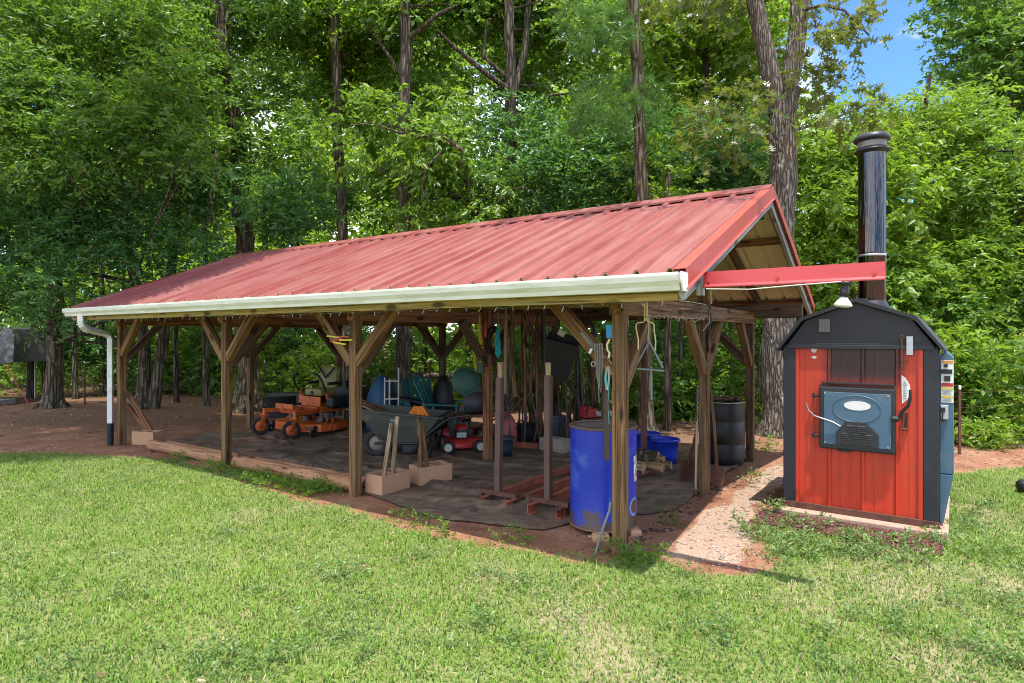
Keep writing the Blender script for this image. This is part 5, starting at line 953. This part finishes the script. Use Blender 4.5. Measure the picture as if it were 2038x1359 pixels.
solo('turquoise_rope', 'coil of turquoise rope hanging from the middle beam', 'rope', ROPEB, lambda b: [b.tube([HB(-2.66 + rnd.uniform(-.02, .02), 1.74 + rnd.uniform(-.04, .04)), HB(-2.66 + rnd.uniform(-.045, .045), 1.58), HB(-2.66 + rnd.uniform(-.045, .045), 1.45), HB(-2.66 + rnd.uniform(-.015, .015), 1.39 + rnd.uniform(0, .03))], .011, 5) for _ in range(14)] + [b.cyl(HB(-2.66, 1.73), HB(-2.66, 2.03), .006)])
for k, (x, z0, cx_, lb) in enumerate([(-2.53, .93, -.03, 'long pale wooden handle hanging left of a pair under the middle beam'), (-2.43, .90, .05, 'darker curved wooden handle hanging right of the pale one')]):
    solo('wooden_shaft', lb, 'tool handle', WPALE if k == 0 else WPOST, lambda b: b.tube([HB(x, 2.03), HB(x + .0, 1.7), HB(x - .005, 1.35), HB(x + cx_ * .4, 1.1), HB(x + cx_, z0)], [.022, .026, .026, .03, .034], 8))
for k, (x, z0, r, mt) in enumerate([(-2.36, 1.05, .013, WDARK), (-2.31, .80, .018, WPOST), (-2.25, 1.2, .012, BLACKM), (-2.20, .95, .014, WPOST), (-2.14, .75, .016, WDARK), (-2.08, 1.1, .012, WPOST), (-2.02, .85, .013, BLACKM)]):
    solo('hanging_tool', 'dark long tool in the close hanging row left of the black tub', 'tool', [mt, RUST], lambda b: (b.tube([HB(x, 2.03, .12), HB(x + rnd.uniform(-.01, .01), 1.5, .12), HB(x + rnd.uniform(-.03, .03), z0, .12)], r, 7), b.box(HB(x, z0 - .05, .12), (.025 + .03 * (k % 3), .02, .09), Matrix.Rotation(rnd.uniform(-.4, .4), 4, 'Y'), 1)), group='tools hanging in a row')
bt = thing('black_tub', 'black square plastic tub hung on its side from the middle beam', 'tub', HB(-1.73, 1.42), -TH + R(22))
def btub(b):
    o = [(-.19, -.15, .22), (.19, -.15, .22), (.19, .17, .24), (-.19, .17, .24)]; i = [(-.13, -.12, -.24), (.15, -.12, -.24), (.15, .13, -.22), (-.13, .13, -.22)]; T_ = Matrix.Rotation(R(13), 4, 'Y') @ Matrix.Rotation(R(14), 4, 'X'); o = [tuple(T_ @ Vector(q)) for q in o]; i = [tuple(T_ @ Vector(q)) for q in i]; b.add(o + i, [(0, 4, 5, 1), (1, 5, 6, 2), (2, 6, 7, 3), (3, 7, 4, 0), (4, 7, 6, 5)]); oo = [(x * .94, y * .94, z) for x, y, z in o]; ii = [(x * .9, y * .9, z + .02) for x, y, z in i]; b.add(oo + ii, [(0, 1, 5, 4), (1, 2, 6, 5), (2, 3, 7, 6), (3, 0, 4, 7), (4, 5, 6, 7)]); b.tube([o[0], o[1], o[2], o[3], o[0]], .014, 6)
part('shell', BLACKP, bt, btub, .012); part('hanger', BLACKM, bt, lambda b: b.tube([(-.1, 0, .22), (-.05, 0, .42), (.0, 0, .62)], .008, 6)); part('tag', paint('cream_card', (.5, .46, .36), .7), bt, lambda b: b.box((.02, -.02, .29), (.09, .012, .07), Matrix.Rotation(.5, 4, 'Y')))
solo('black_tube', 'thin black tube hanging straight down behind the wooden handles', 'tube', BLACKP, lambda b: b.tube([HB(-2.28, 2.02, .5), HB(-2.28, 1.5, .5), HB(-2.29, .9, .5)], .022, 8)); 
# on the corner post, its brace and the right side beam
st = thing('ratchet_straps', 'bundle of worn grey ratchet straps looped over the brace of the corner post', 'straps', SW(-.24, 0, 1.62), -TH)
part('loop', STRAP, st, lambda b: [b.box((-.02 + k * .045, 0, .03 - k * .045), (.03, .125, .165), Matrix.Rotation(R(-44), 4, 'Y')) for k in range(3)], .012); part('tail', STRAP, st, lambda b: [b.tube([(.06 + k * .02, -.075, .0), (.07 + k * .02, -.085, -.10), (.08 + k * .012, -.08, -.25 - .04 * k), (.09 + k * .012, -.085, -.30 - .08 * (k * 2 % 3))], [.008, .006, .005, .003], 5) for k in range(4)]); part('buckle', STEEL, st, lambda b: (b.box((.03, -.085, -.06), (.022, .016, .045), Matrix.Rotation(.5, 4, 'Y')), b.torus((.05, -.085, -.16), .018, .004, Matrix.Rotation(R(90), 4, 'X'), 14, 5)), .003)
solo('teal_cords', 'teal and pale cords hanging beside the corner post above the drum', 'cords', [CORDG, CORDW], lambda b: [b.tube([SW(-.08 + rnd.uniform(-.02, .01), -.03, 1.52), SW(-.085 + rnd.uniform(-.03, .02), -.05, 1.35), SW(-.10 + rnd.uniform(-.02, .03), -.05, 1.18), SW(-.09 + rnd.uniform(-.02, .02), -.05, .98 + rnd.uniform(-.06, .1))], .0042, 5, 0 if k % 3 else 1) for k in range(6)])
solo('blue_tag', 'bright blue plastic tag on the upper left edge of the corner post', 'tag', paint('sky_blue_plastic', (.01, .27, .50), .5), lambda b: b.box(SW(-.068, -.052, 1.715), (.05, .006, .10), Matrix.Rotation(-.05, 4, 'Y'))); solo('yellow_hook', 'yellowed rope hook below the blue tag', 'hook', CREAMY, lambda b: b.tube([SW(-.062, -.057, 1.655), SW(-.085, -.06, 1.61), SW(-.08, -.06, 1.57), SW(-.062, -.06, 1.55), SW(-.07, -.06, 1.51)], .009, 6))
def sawfn(b):
    n = 30; pts = [(0, 0), (.045, 0)]
    for k in range(n): z = -.02 - k * .0175; pts += [(.045, z), (.053, z - .009)]
    pts += [(.03, -.55), (.005, -.53)]; b.prism(pts, .003, Matrix.Identity(4))
solo('saw_blade', 'rusty toothed saw blade hanging against the corner post in front of the drum', 'saw blade', paint('dark_rusty_blade', (.075, .045, .032), .7, .4, .35, 14, .1), sawfn, loc=SW(-.115, -.06, 1.26), rz=-TH + R(10)); solo('garden_hose', 'pale hose running down the foot of the corner post to the ground', 'hose', paint('grey_hose', (.17, .18, .16), .6), lambda b: b.tube([SW(-.058, -.055, .40), SW(-.062, -.06, .34), SW(-.10, -.10, .2), SW(-.13, -.12, .08), SW(-.15, -.13, .0)], .010, 8))
gb = thing('meat_gambrel', 'yellowed two-pronged steel hanger hooked over the right side beam', 'hanger', SW(.10, .26, 1.78), -TH + R(34)); part('prongs', CREAMY, gb, lambda b: (b.tube([(-.008, 0, .24), (-.008, 0, .02), (-.02, 0, .008), (-.06, 0, .005), (-.075, 0, -.01), (-.077, 0, -.04), (-.06, -.01, -.13), (-.062, -.01, -.21)], .006, 8), b.tube([(.012, 0, .24), (.010, 0, .02), (.03, 0, .008), (.055, 0, .004), (.068, 0, -.012), (.068, 0, -.06), (.078, -.01, -.14), (.076, -.01, -.215)], .006, 8))); part('hook', CREAMY, gb, lambda b: b.tube([(-.008, 0, .24), (-.02, .02, .265), (.0, .06, .27), (.03, .03, .26), (.05, .0, .275)], .006, 6))
db = thing('dinner_bell', 'grey steel triangle dinner bell hanging under the right side beam', 'bell', SW(.09, .33, 1.63), -TH + R(36)); part('triangle', paint('grey_bell_steel', (.20, .22, .21), .5, .5, .2, 10, .05), db, lambda b: b.tube([(.01, 0, 0), (-.095, 0, -.19), (-.10, 0, -.208), (-.085, 0, -.217), (.02, 0, -.225), (.135, 0, -.235)], .010, 8)); part('triangle_leg', paint('grey_bell_steel_b', (.20, .22, .21), .5, .5, .2, 10, .05), db, lambda b: b.tube([(.01, 0, 0), (.065, 0, -.10), (.122, 0, -.212)], .010, 8)); part('cord', CORDW, db, lambda b: b.cyl((.01, 0, 0), (.008, 0, .22), .004)); part('striker', paint('striker_steel', (.20, .22, .21), .5, .5), db, lambda b: b.tube([(.03, .01, -.20), (.03, .012, -.30), (.035, .012, -.47)], [.012, .010, .009], 8))
solo('power_cord', 'dark rubber cord drooping from the right side beam onto the middle post', 'cord', BLACKP, lambda b: b.tube([SW(.072, 1.98, 2.01), SW(.075, 2.1, 1.98), SW(.075, 2.12, 1.85), SW(.07, 2.08, 1.72), SW(.065, 2.05, 1.60), SW(.06, 2.10, 1.52)], .011, 6)); solo('drop_chain', 'black chain hanging down the left side of the middle right post', 'chain', BLACKM, lambda b: [b.torus(SW(-.07, 2.10, 1.42 - k * .03), .013, .005, Matrix.Rotation(R(90 if k % 2 else 0), 4, 'Z') @ Matrix.Rotation(R(90), 4, 'X'), 8, 4) for k in range(22)])
solo('yellow_flags', 'yellow and rust coloured strips wrapped on the brace left of the third post', 'strips', [YELLOW, TRIMO], lambda b: [b.box(SW(-3.28 + k * .05, -.06, 1.67 - (k % 3) * .035), (.20, .02, .018), Matrix.Rotation(R(rnd.uniform(-14, 10)), 4, 'Y') @ Matrix.Rotation(-TH, 4, 'Z'), k % 2) for k in range(5)], .003)
# shovels at the middle right post
def shovel(lb, tip, top, frac, bw, bl, grip=False):
    tip, top = Vector(tip), Vector(top); d = (top - tip).normalized(); o = thing('shovel', lb, 'shovel', (tip.x, tip.y, 0), 0); loc = lambda p: p - Vector((tip.x, tip.y, 0)); side = d.cross(Vector((.3, -.95, .1))).normalized(); nrm = side.cross(d)
    def bl_(b):
        vs = []; rows = [(0, .1), (.12, .55), (.3, .85), (.6, 1), (.9, .95), (1, .75)]
        for t, w in rows:
            for k in range(7): u = (k - 3) / 3; vs.append(loc(tip + d * (bl * t) + side * (u * w * bw / 2) + nrm * (-.03 * (1 - u * u) * (1 - t * .3))))
        fs = [(r * 7 + k, r * 7 + k + 1, r * 7 + k + 8, r * 7 + k + 7) for r in range(5) for k in range(6)]; b.add(vs, fs, None, 0, True); b.add([(v[0] + nrm.x * .003, v[1] + nrm.y * .003, v[2] + nrm.z * .003) for v in vs], [f[::-1] for f in fs], None, 0, True)
    part('blade', RUST, o, bl_); part('socket', RUST, o, lambda b: b.cyl(loc(tip + d * bl * .8 - nrm * .02), loc(tip + d * bl * 1.6), .022, .020)); part('handle', WPOST, o, lambda b: b.tube([loc(tip + d * bl * 1.4), loc(tip.lerp(top, .65) + nrm * .012), loc(top)], .017, 8))
    if grip: part('grip', BLACKM, o, lambda b: b.cyl(loc(top - side * .06), loc(top + side * .06), .018))
shovel('rusty round shovel with a short wooden handle left of the middle right post', SW(-.25, 2.28, .03), SW(-.08, 2.33, .98), .5, .21, .27, True); shovel('narrow wooden-handled spade standing right of the middle right post', SW(.10, 2.34, .03), SW(.02, 2.30, 1.1), .5, .16, .22)
solo('white_pole', 'thin pale pole standing against the middle right post', 'pole', WPALE, lambda b: b.cyl(SW(-.078, 2.10, .0), SW(-.066, 2.12, 1.15), .014, n=8))
# the crowd of long tools at the back
for k in range(15):
    px = 1048 + k * 11 + rnd.uniform(-5, 5); Y = 9.3 + rnd.uniform(-.3, .5); b0 = W(px + rnd.uniform(-6, 22), 668, Y); b0.z = .02; tz = rnd.uniform(.95, 1.6); t0 = W(px - 4 + rnd.uniform(-14, 10), 668, Y + .35); t0.z = tz
    solo('wooden_shaft', 'weathered wooden handle leaning in the dark bundle of tools at the back of the shed', 'tool handle', [WPOST, WDARK, WPALE][k % 3] if k % 5 else BLACKM, lambda b: b.tube([b0, b0.lerp(t0, .5) + Vector((rnd.uniform(-.02, .02), 0, 0)), t0], rnd.uniform(.014, .022), 7), group='tool handles leaning at the back')
for k, (px, pt, y0, mt, lb, r) in enumerate([(1078, 1066, 1.55, WDARK, 'dark square timber standing upright in the back behind the steel posts', .05), (1050, 1036, 1.5, RUSTR, 'red-brown steel bar standing among the back tools', .022), (1185, 1176, 1.25, WDARK, 'broad dark plank standing left of the straps at the back', .06), (1205, 1199, 1.3, WPOST, 'narrow plank standing beside the broad dark plank', .03), (1062, 1056, 1.0, BARK_G, 'short peeled log standing among the back tools', .06), (1157, 1148, .9, BARK_B, 'stout post standing right of the grey block', .06)]):
    a = W(px, 668, 9.5); a.z = 0; t = W(pt, 668, 9.7); t.z = y0; solo('standing_timber' if k != 1 else 'steel_bar', lb, 'timber' if k != 1 else 'steel bar', mt, (lambda b: b.beam(a, t, r * 1.6, r * 1.6)) if k in (0, 2, 3) else (lambda b: b.tube([a, a.lerp(t, .5), t], r, 9)), .003)
for k in range(9):
    a = W(1150 + k * 9, 668, 9.2 + .1 * (k % 3)); a.z = .05; t = W(1108 + k * 9.5 + rnd.uniform(-8, 8), 668, 9.6); t.z = rnd.uniform(.85, 1.3)
    solo('dry_branch', 'thin grey branch in the leaning heap right of the black tub', 'branch', BARK_G, lambda b: b.tube([a, a.lerp(t, .5) + Vector((rnd.uniform(-.05, .05), 0, .05)), t], [.02, .016, .008], 6), group='leaning branches')
sw_ = thing('chainsaw', 'small red chainsaw resting on a stump behind the blue drum', 'chainsaw', W(1172, 822, 8.9), R(25)); part('body', REDP, sw_, lambda b: (b.box((0, 0, .0), (.24, .16, .13)), b.box((-.06, 0, .08), (.12, .12, .05))), .02); part('handle', BLACKP, sw_, lambda b: b.tube([(-.1, -.09, -.02), (-.08, -.1, .12), (.02, -.05, .17), (.06, .09, .02)], .013, 8)); part('bar', STEEL, sw_, lambda b: b.box((.30, -.03, -.02), (.38, .006, .07)), .002); part('muffler', STEEL, sw_, lambda b: b.box((.09, -.085, .0), (.06, .02, .06)), .006)
q = W(1172, 822, 8.9); solo('stump', 'cut stump under the chainsaw at the back of the shed', 'stump', BARK_B, lambda b: b.tube([(0, 0, -.05), (0, 0, .1), (0, 0, q.z - .07)], [.2, .17, .16], 14), loc=(q.x, q.y, 0))
for k in range(16):
    px = 1010 + k * 11.5 + rnd.uniform(-6, 6); Y = 9.0 + rnd.uniform(-.2, .5); b0 = W(px, 668, Y); b0.z = .02; t0 = W(px + rnd.uniform(-26, 26), 668, Y + .4); t0.z = rnd.uniform(.7, 1.5)
    solo('wooden_shaft', 'dark shaft crossing others in the tangle of tools behind the steel posts', 'tool handle', [WDARK, BLACKM, WPOST, RUST][k % 4], lambda b: (b.tube([b0, b0.lerp(t0, .5), t0], rnd.uniform(.010, .018), 6), b.box(t0, (.05 + .08 * (k % 3 == 0), .03, .05), Matrix.Rotation(rnd.uniform(-1, 1), 4, 'Y'))), group='crossed shafts in the tangle')
for k, (px, Y, s, mt, lb) in enumerate([(1052, 9.5, (.34, .28, .30), BLACKP, 'black storage box on the cloth behind the gas can'), (1105, 9.6, (.30, .3, .42), GREYP, 'dark grey storage box behind the right steel post'), (1190, 9.4, (.36, .3, .34), BLACKP, 'black storage box right of the chainsaw stump')]):
    p = W(px, 668, Y); o = thing('storage_box', lb, 'box', (p.x, p.y, .02), R(rnd.uniform(-20, 20))); part('bin', mt, o, lambda b: b.box((0, 0, s[2] * .45), (s[0] * .94, s[1] * .94, s[2] * .9)), .015); part('lid', mt, o, lambda b: b.box((0, 0, s[2] * .94), (s[0], s[1], s[2] * .10)), .012)
for k, (x, z, r_, mt, lb) in enumerate([(-2.78, 1.62, .13, BLACKP, 'black hose coil hanging behind the turquoise rope'), (-2.22, 1.66, .11, RUST, 'rusty wire coil hanging in the row of tools'), (-1.42, 1.72, .12, BLACKP, 'black cable loops hanging right of the black tub')]):
    solo('hanging_coil', lb, 'coil', mt, lambda b: ([b.torus(HB(x + j * .012, z - j * .01, .04 + j * .015), r_ + rnd.uniform(-.02, .02), .011, Matrix.Rotation(-TH, 4, 'Z') @ Matrix.Rotation(R(90 + rnd.uniform(-8, 8)), 4, 'X') @ Matrix.Diagonal((.8, 1.25, 1, 1)), 20, 5) for j in range(4)], b.cyl(HB(x, z + r_, .05), HB(x, 2.03, .05), .006)))
# ------------------------------------------------------------------ out in the yard
cn = thing('tarp_canopy', 'grey tarpaulin canopy on thin poles at the far left under the trees', 'canopy', (-12.5, 14.6, 0), R(4))
def canopy(b):
    nx = 14; T = []; 
    for i in range(nx + 1):
        x = -3.2 + 3.75 * i / nx; w = .03 * math.sin(i * 1.9); ex = .0 if i < nx - 3 else (i - nx + 3) / 3
        T += [(x, -.05 + w * .5, 1.02 + w), (x - .10 * ex, .1 + w, 1.42 - .10 * ex), (x - .30 * ex, .45, 1.86 - .05 * ex + w), (x - .30 * ex, 1.4, 1.90 - .05 * ex), (x - .1 * ex, 1.9, 1.42), (x, 2.05, 1.02)]
    b.add(T, [(i * 6 + k, (i + 1) * 6 + k, (i + 1) * 6 + k + 1, i * 6 + k + 1) for i in range(nx) for k in range(5)], None, 0, True); e = nx * 6; b.add([T[e + k] for k in range(6)], [(0, 1, 2, 3, 4, 5)])
    b.add([(x, y + .004, z - .006) for x, y, z in T], [(i * 6 + k + 1, (i + 1) * 6 + k + 1, (i + 1) * 6 + k, i * 6 + k) for i in range(nx) for k in range(5)], None, 0, True)
part('cover', TARP, cn, canopy)
for x, y in ((.08, .05), (-.25, 1.9), (-1.6, .05), (-3.0, .05)): part('pole', GALV, cn, lambda b: b.cyl((x, y, 0), (x, y, 1.5), .022))
for (x0, z0, x1) in ((.3, 1.1, 1.15), (-.4, .55, .35)): part('guy_strap', REDP, cn, lambda b: b.cyl((x0, .0, z0), (x1, -.35, .02), .011, n=6))
solo('low_pallet', 'low weathered pallet on the ground under the grey canopy', 'pallet', WGREY, lambda b: [b.box((0, -.3 + k * .12, .12), (1.1, .09, .02)) for k in range(6)] + [b.box((x, 0, .055), (.08, .75, .1)) for x in (-.5, 0, .5)], loc=(-12.8, 14.7, 0))
def fence(name, lb, posts, zs, tops, pm):
    o = thing('wire_fence', lb, 'fence', (posts[0][0], posts[0][1], 0)); B0 = Vector((posts[0][0], posts[0][1], 0))
    for (x, y), h in zip(posts, tops):
        pt = part('post', RUST, o, lambda b: (b.box(Vector((x, y, h / 2)) - B0, (.035, .012, h)), b.box(Vector((x, y + .015, h / 2)) - B0, (.01, .03, h)))); part('cap', WHITEP, pt, lambda b: b.box(Vector((x, y, h + .03)) - B0, (.03, .03, .06)), .008)
    for z in zs: part('wire', RUST, o, lambda b: b.tube([Vector((x, y, z * h)) - B0 for (x, y), h in zip(posts, tops)], .002, 4))
fence('r', 'wire fence on steel posts running off to the right behind the boiler', [(6.32, 8.61), (8.2, 9.3), (10.6, 10.1)], (.95, .72, .5, .28, .12), (.92, .92, .92), RUST)
fence('l', 'wire fence on thin white-capped posts along the wood behind the shed', [(-10.44, 14.9), (-6.2, 15.3), (-2.0, 14.6), (.8, 13.6), (3.1, 12.6), (5.0, 11.9)], (.95, .75, .55, .35, .15), (1.0, 1.0, 1.05, 1.05, 1.1, 1.0), RUST)
solo('black_ball', 'black rounded pipe end lying in the grass at the right edge', 'pipe end', BLACKP, lambda b: b.lathe([(0, 0), (.06, .01), (.085, .06), (.08, .11), (.05, .14), (0, .145)], n=20), loc=(5.47, 6.5, .0))
solo('dead_branch', 'bare bent dead branch hanging in front of the oak left of the roof ridge', 'branch', BARK_G, lambda b: (b.tube([W(430, 300, 12.2), W(432, 350, 12), W(418, 385, 11.9), W(424, 430, 11.8), W(440, 470, 11.7), W(452, 500, 11.7)], [.03, .028, .024, .02, .014, .006], 6), b.tube([W(424, 430, 11.8), W(404, 455, 11.7), W(396, 500, 11.6), W(394, 530, 11.6)], [.016, .014, .010, .004], 5), b.tube([W(438, 468, 11.7), W(455, 478, 11.7), W(468, 500, 11.6)], [.012, .008, .004], 5), b.tube([W(432, 350, 12), W(410, 340, 11.9), W(380, 352, 11.8)], [.02, .012, .004], 5)))
def deadlimb(lb, pts, r): solo('dead_branch', lb, 'branch', BARK_G, lambda b: b.tube(pts, [r * (1 - i / len(pts)) + .004 for i in range(len(pts))], 6))
deadlimb('long bare grey limb crossing the leaves above the left roof ridge', [W(690, 250, 12.2), W(740, 245, 12), W(790, 262, 11.9), W(835, 272, 11.8), W(880, 268, 11.7), W(920, 300, 11.8)][::-1], .04); deadlimb('bare forked twig hanging below the long grey limb', [W(880, 300, 11.8), W(850, 330, 11.7), W(840, 370, 11.6), W(842, 400, 11.6)], .022); deadlimb('pale bare branch arching just over the roof ridge', [W(985, 410, 12.3), W(1010, 385, 12.2), W(1035, 372, 12.1), W(1060, 380, 12), W(1072, 410, 12)], .03)
# ------------------------------------------------------------------ litter, gravel and weeds
def scatter(name, label, cat, n, region, dens, size, mats, seed, flat=.35, kind='stuff'):
    rs = np.random.RandomState(seed); x0, x1, y0, y1 = region; x = x0 + (x1 - x0) * rs.rand(n); y = y0 + (y1 - y0) * rs.rand(n); k = rs.rand(n) < dens(x, y); x, y = x[k], y[k]; n = len(x); s = size * (.4 + 1.2 * rs.rand(n) ** 2)
    base = np.array([(1, 0, 0), (0, 1, 0), (-1, 0, 0), (0, -1, 0), (0, 0, 1), (0, 0, -1)], float); F0 = np.array([(0, 1, 4), (1, 2, 4), (2, 3, 4), (3, 0, 4), (1, 0, 5), (2, 1, 5), (3, 2, 5), (0, 3, 5)])
    co = base[None] * (s[:, None, None] * (.6 + .8 * rs.rand(n, 6, 1))) * np.array([1, 1, flat]); a = rs.rand(n) * 6.28; ca, sa = np.cos(a)[:, None], np.sin(a)[:, None]; X = co[..., 0] * ca - co[..., 1] * sa + x[:, None]; Yv = co[..., 0] * sa + co[..., 1] * ca + y[:, None]; tl = rs.randn(n, 1) * .25; Z = co[..., 2] + ground_z(x, y)[:, None] + (s * flat * .4)[:, None] + (X - x[:, None]) * tl
    F = (np.arange(n) * 6)[:, None, None] + F0[None]; me = numpy_mesh(name, np.stack([X, Yv, Z], -1).reshape(-1, 3), F.reshape(-1, 3), mats, np.repeat(rs.randint(0, len(mats), n), 8)); o = bpy.data.objects.new(name, me); sc.collection.objects.link(o); return tag(o, label, cat, kind=kind)
ST = [paint('pebble_a', (.34, .26, .19), .9), paint('pebble_b', (.42, .35, .28), .9), paint('pebble_c', (.30, .19, .13), .9)]; MU = [paint('mulch_a', (.10, .055, .035), .95), paint('mulch_b', (.20, .12, .08), .95), paint('mulch_c', (.055, .035, .026), .95)]; DRY = [paint('litter_a', (.30, .18, .10), .9), paint('litter_b', (.16, .085, .045), .9), paint('litter_c', (.42, .31, .2), .9)]
ins = lambda P, x, y, e=.12: np.clip((seg_inside(P, x, y) + (fbm(x, y, 3, 8) - .5) * .3) / e, 0, 1)
scatter('gravel', 'pale gravel and grit on the sunlit path between shed and boiler', 'gravel', 9000, (.4, 4.2, 4.2, 9), lambda x, y: ins(PATH, x, y), .014, ST, 1)
scatter('bark_mulch', 'dark bark mulch along the right edge of the ground cloth', 'mulch', 9000, (.1, 4.0, 4.4, 8), lambda x, y: ins(DIRTB, x, y, .2), .022, MU, 2, .3)
scatter('leaf_litter', 'dry brown leaves and twigs strewn over the red clay', 'leaf litter', 16000, (-13, 12, 4.6, 15.5), lambda x, y: (1 - lawn_mask(x, y)) * np.clip((fbm(x, y, .9, 15) - .35) * 2.2, .05, 1) * np.where((y > 8) | (x < -3.5), 1, .25), .028, DRY, 3, .18)
scatter('lawn_litter', 'odd dry leaves lying on the lawn', 'leaf litter', 420, (-6, 6, 2.6, 6.5), lambda x, y: lawn_mask(x, y) * .5, .022, DRY, 4, .25)
def weeds(name, label, spots, mat, seed, L=.05, dens=900, wr=.42, r=(.06, .13)):
    rs = random.Random(seed); lo = []
    for (px, py, n, s) in spots:
        g = G(px, py)
        if name == 'lawn_weeds' and lawn_mask(np.array([g.x]), np.array([g.y]))[0] < .7: continue
        for k in range(n): lo.append((g.x + rs.gauss(0, s), g.y + rs.gauss(0, s), rs.uniform(.02, .06), rs.uniform(*r)))
    me = leaf_mesh(name, lo, mat, L, wr, dens, seed, m=8, tl=.10, droop=-.1, squash=.6); o = bpy.data.objects.new(name, me); sc.collection.objects.link(o); tag(o, label, 'weeds', kind='stuff')
weeds('shade_weeds', 'dark green weeds growing along the edging timbers and drip line', [(480, 945, 12, .16), (540, 960, 14, .18), (600, 968, 14, .16), (660, 975, 15, .14), (640, 985, 8, .12), (430, 930, 8, .12), (500, 962, 8, .14), (385, 915, 7, .12), (810, 1040, 5, .1), (870, 1062, 4, .1), (1240, 1112, 8, .10), (1290, 1118, 5, .1), (1010, 1080, 3, .08), (1330, 1045, 2, .04)], LF_MID, 51, .032, 1700, .38, (.06, .12))
rw = random.Random(12); weeds('lawn_weeds', 'small broad-leaved weeds and clover growing in the mown lawn', [(rw.uniform(-100, 2100), 1000 + 340 * rw.random() ** .8, rw.randint(1, 4), .05) for _ in range(80)], LF_WEED, 53, .022, 900, .5, (.03, .055))
weeds('edge_weeds', 'grass and low green plants growing between the shed and the wood', [(1340 + 22 * k, 795 + (k * 37 % 60), 5, .22) for k in range(9)] + [(1120 + 30 * k, 800 + (k * 23 % 40), 4, .25) for k in range(7)] + [(1530, 860, 8, .2), (1560, 850, 6, .2), (1500, 890, 4, .15), (1510, 850, 6, .2)], LF_MID, 54, .06, 420, .3, (.10, .20))
weeds('boiler_weeds', 'pale green weeds growing through the mats before the boiler', [(1530, 1020, 6, .10), (1510, 1060, 8, .12), (1560, 1075, 8, .14), (1600, 1050, 5, .08), (1620, 1090, 8, .14), (1700, 1075, 5, .07), (1680, 1100, 8, .14), (1760, 1100, 8, .14), (1830, 1090, 7, .12), (1800, 1130, 8, .14), (1900, 1060, 8, .15), (1960, 1020, 8, .2), (1940, 1090, 8, .15), (1580, 1120, 6, .15), (1500, 960, 4, .08), (1540, 900, 5, .15)], LF_WEED, 52, .035, 700, .4, (.05, .10))
